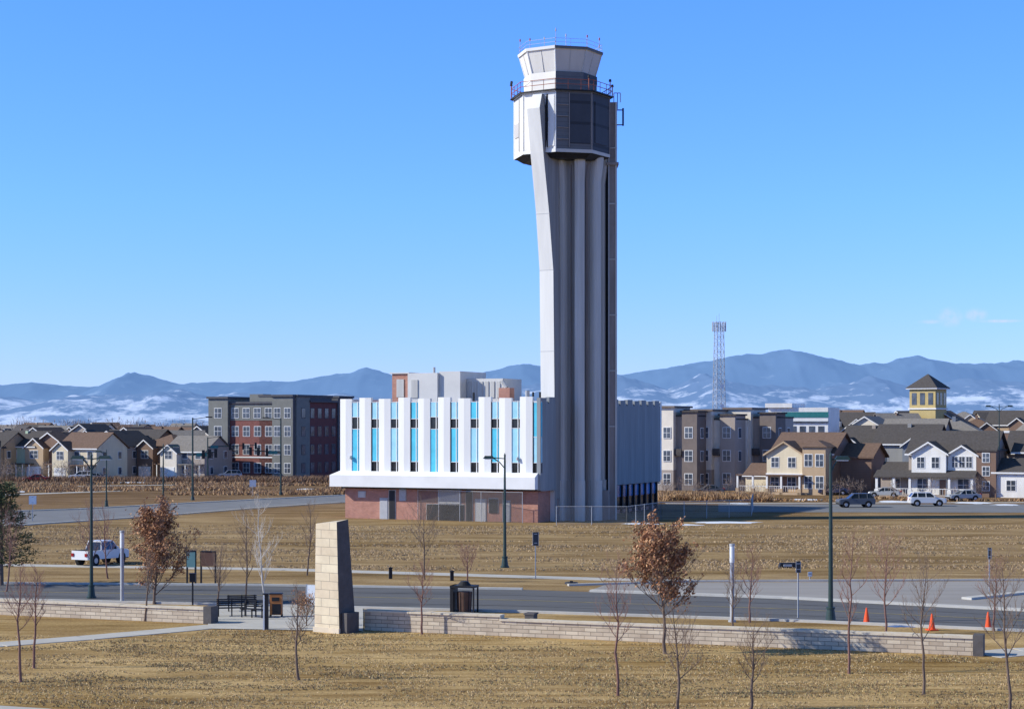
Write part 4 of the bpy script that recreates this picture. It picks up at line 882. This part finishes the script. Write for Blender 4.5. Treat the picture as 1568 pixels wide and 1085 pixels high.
# ---------------------------------------------------------------- mountains
def mountains(name,Y0,Y1,prof,seed,nx,ny,mat,rug,front):
    xs=np.linspace(-.42,.42,nx); ys=np.linspace(0,1,ny); U,Vv=np.meshgrid(xs,ys)
    Yw=Y0+(Y1-Y0)*Vv; Ym=(Y0+Y1)/2; Xw=U*Ym
    pxs=[p[0] for p in prof]; hs=[(HOR-p[1])/F*Ym for p in prof]
    base=np.interp(U*F+CX,pxs,hs)
    bell=np.clip(np.sin(np.clip(Vv,0,1)*math.pi),0,1)**.8
    rn=fbm(Xw/1400+50,Yw/1400,5,seed,True)
    lo=fbm(Xw/600+50,Yw/600,4,seed+9)-.47
    Z=base*bell*(1-rug+rug*rn/.72)+lo*base*.07*bell
    mx=Z.max(0); sm=np.convolve(np.pad(mx,25,'edge'),np.ones(51)/51,'valid'); Z=Z*(base[0]/sm)[None,:]
    V=np.stack([Xw,Yw,Z-5],2).reshape(-1,3); i=(np.arange(ny-1)[:,None]*nx+np.arange(nx-1)[None,:]).ravel()
    npmesh(name,V,np.stack([i,i+1,i+nx+1,i+nx],1),[mat],smooth=True)
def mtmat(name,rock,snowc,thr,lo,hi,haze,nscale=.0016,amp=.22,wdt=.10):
    # aerial haze: blue glow painted into the material for air light, over diffuse rock and snow
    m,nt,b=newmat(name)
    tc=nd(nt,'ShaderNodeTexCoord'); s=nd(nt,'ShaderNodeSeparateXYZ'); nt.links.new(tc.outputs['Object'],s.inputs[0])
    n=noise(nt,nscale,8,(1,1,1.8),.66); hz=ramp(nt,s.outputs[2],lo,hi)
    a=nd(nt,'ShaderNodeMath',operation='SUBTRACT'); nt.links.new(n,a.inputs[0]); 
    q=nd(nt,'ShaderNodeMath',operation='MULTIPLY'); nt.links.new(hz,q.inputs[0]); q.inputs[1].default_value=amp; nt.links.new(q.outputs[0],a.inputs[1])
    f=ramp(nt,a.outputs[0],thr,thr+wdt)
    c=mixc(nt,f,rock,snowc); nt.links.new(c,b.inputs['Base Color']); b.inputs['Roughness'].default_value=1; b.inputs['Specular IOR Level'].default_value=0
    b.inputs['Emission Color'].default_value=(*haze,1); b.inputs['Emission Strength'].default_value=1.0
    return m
pf=[(-400,590),(0,585),(100,587),(150,586),(200,574),(270,582),(350,583),(450,580),(560,568),(640,574),(700,575),(800,561),(880,565),(950,568),(1020,560),(1100,548),(1200,539),(1250,545),(1310,553),(1400,547),(1500,556),(1568,550),(1900,548)]
pn=[(-400,606),(0,606),(60,612),(120,604),(200,600),(270,596),(330,604),(450,600),(560,604),(700,598),(800,588),(950,580),(1020,588),(1080,576),(1150,586),(1240,592),(1330,580),(1400,588),(1470,580),(1568,584),(1900,586)]
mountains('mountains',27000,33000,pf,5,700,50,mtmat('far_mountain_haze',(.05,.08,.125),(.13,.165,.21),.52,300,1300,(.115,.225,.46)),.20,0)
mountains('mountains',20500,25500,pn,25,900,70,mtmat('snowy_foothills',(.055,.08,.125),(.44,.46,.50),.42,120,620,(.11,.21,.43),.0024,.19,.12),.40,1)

# ---------------------------------------------------------------- light & sky
az=R(8); el=R(31)
sv=Vector((-math.cos(az)*math.cos(el),-math.sin(az)*math.cos(el),math.sin(el)))
sl=bpy.data.lights.new('sun','SUN'); sl.energy=5.0; sl.angle=R(.5); sl.color=(1,.965,.87)
so=bpy.data.objects.new('sun',sl); scene.collection.objects.link(so); so.rotation_euler=(-sv).to_track_quat('-Z','Y').to_euler()
w=bpy.data.worlds.new('World'); scene.world=w; w.use_nodes=True; nt=w.node_tree; bg=nt.nodes['Background']
sky=nd(nt,'ShaderNodeTexSky'); sky.sky_type='NISHITA'; sky.sun_disc=False; sky.sun_elevation=el; sky.sun_rotation=math.atan2(sv.x,sv.y)%(2*math.pi)
sky.altitude=1600; sky.air_density=1.0; sky.dust_density=.3; sky.ozone_density=3
tc=nd(nt,'ShaderNodeTexCoord'); s=nd(nt,'ShaderNodeSeparateXYZ'); nt.links.new(tc.outputs['Generated'],s.inputs[0])
f=ramp(nt,s.outputs[2],.0,1.0)
cr=nd(nt,'ShaderNodeValToRGB'); nt.links.new(f,cr.inputs[0]); e=cr.color_ramp.elements; e[0].color=(.60,.72,1.25,1); e[1].color=(.5,.68,.72,1)
for p,c in ((.05,(.62,.80,1.50,1)),(.12,(.60,.93,1.85,1)),(.24,(.58,1.02,2.15,1)),(.42,(.5,.70,.80,1))):
    q=e.new(p); q.color=c
skc=mixc(nt,1.0,sky.outputs[0],cr.outputs[0],'MULTIPLY')
tot=None
for px,py,rx,rz in ((1455,485,.0055,.0040),(1494,481,.0048,.0030),(1425,492,.006,.0010),(1530,491,.010,.0008)):
    d=Vector(((px-CX)/F,1,(HOR-py)/F)).normalized()
    sb=nd(nt,'ShaderNodeVectorMath',operation='SUBTRACT'); nt.links.new(tc.outputs['Generated'],sb.inputs[0]); sb.inputs[1].default_value=d
    ml=nd(nt,'ShaderNodeVectorMath',operation='MULTIPLY'); nt.links.new(sb.outputs[0],ml.inputs[0]); ml.inputs[1].default_value=(1/rx,1/rx,1/rz)
    ln=nd(nt,'ShaderNodeVectorMath',operation='LENGTH'); nt.links.new(ml.outputs[0],ln.inputs[0])
    v=nd(nt,'ShaderNodeMapRange'); v.interpolation_type='SMOOTHSTEP'; v.inputs[1].default_value=1.6; v.inputs[2].default_value=.1; nt.links.new(ln.outputs['Value'],v.inputs[0])
    if tot is None: tot=v.outputs[0]
    else:
        mx=nd(nt,'ShaderNodeMath',operation='MAXIMUM'); nt.links.new(tot,mx.inputs[0]); nt.links.new(v.outputs[0],mx.inputs[1]); tot=mx.outputs[0]
nn=nd(nt,'ShaderNodeTexNoise'); nn.inputs['Scale'].default_value=180; nn.inputs['Detail'].default_value=5; nt.links.new(tc.outputs['Generated'],nn.inputs['Vector'])
mu=nd(nt,'ShaderNodeMath',operation='MULTIPLY'); nt.links.new(tot,mu.inputs[0]); nt.links.new(ramp(nt,nn.outputs[0],.3,.65),mu.inputs[1])
mu2=nd(nt,'ShaderNodeMath',operation='MULTIPLY'); nt.links.new(mu.outputs[0],mu2.inputs[0]); mu2.inputs[1].default_value=.6
skc=mixc(nt,mu2.outputs[0],skc,(5.2,5.1,5.8))
nt.links.new(skc,bg.inputs['Color']); bg.inputs['Strength'].default_value=.15
scene.view_settings.view_transform='Standard'; scene.view_settings.look='None'; scene.view_settings.exposure=0
# ---------------------------------------------------------------- camera
cd=bpy.data.cameras.new('camera'); cam=bpy.data.objects.new('camera',cd); scene.collection.objects.link(cam)
cam.location=(0,0,H); cam.rotation_euler=(R(90),0,0); cd.sensor_width=36; cd.lens=F/1568*36; cd.shift_y=108/1568; cd.clip_end=90000; cd.clip_start=1
scene.camera=cam
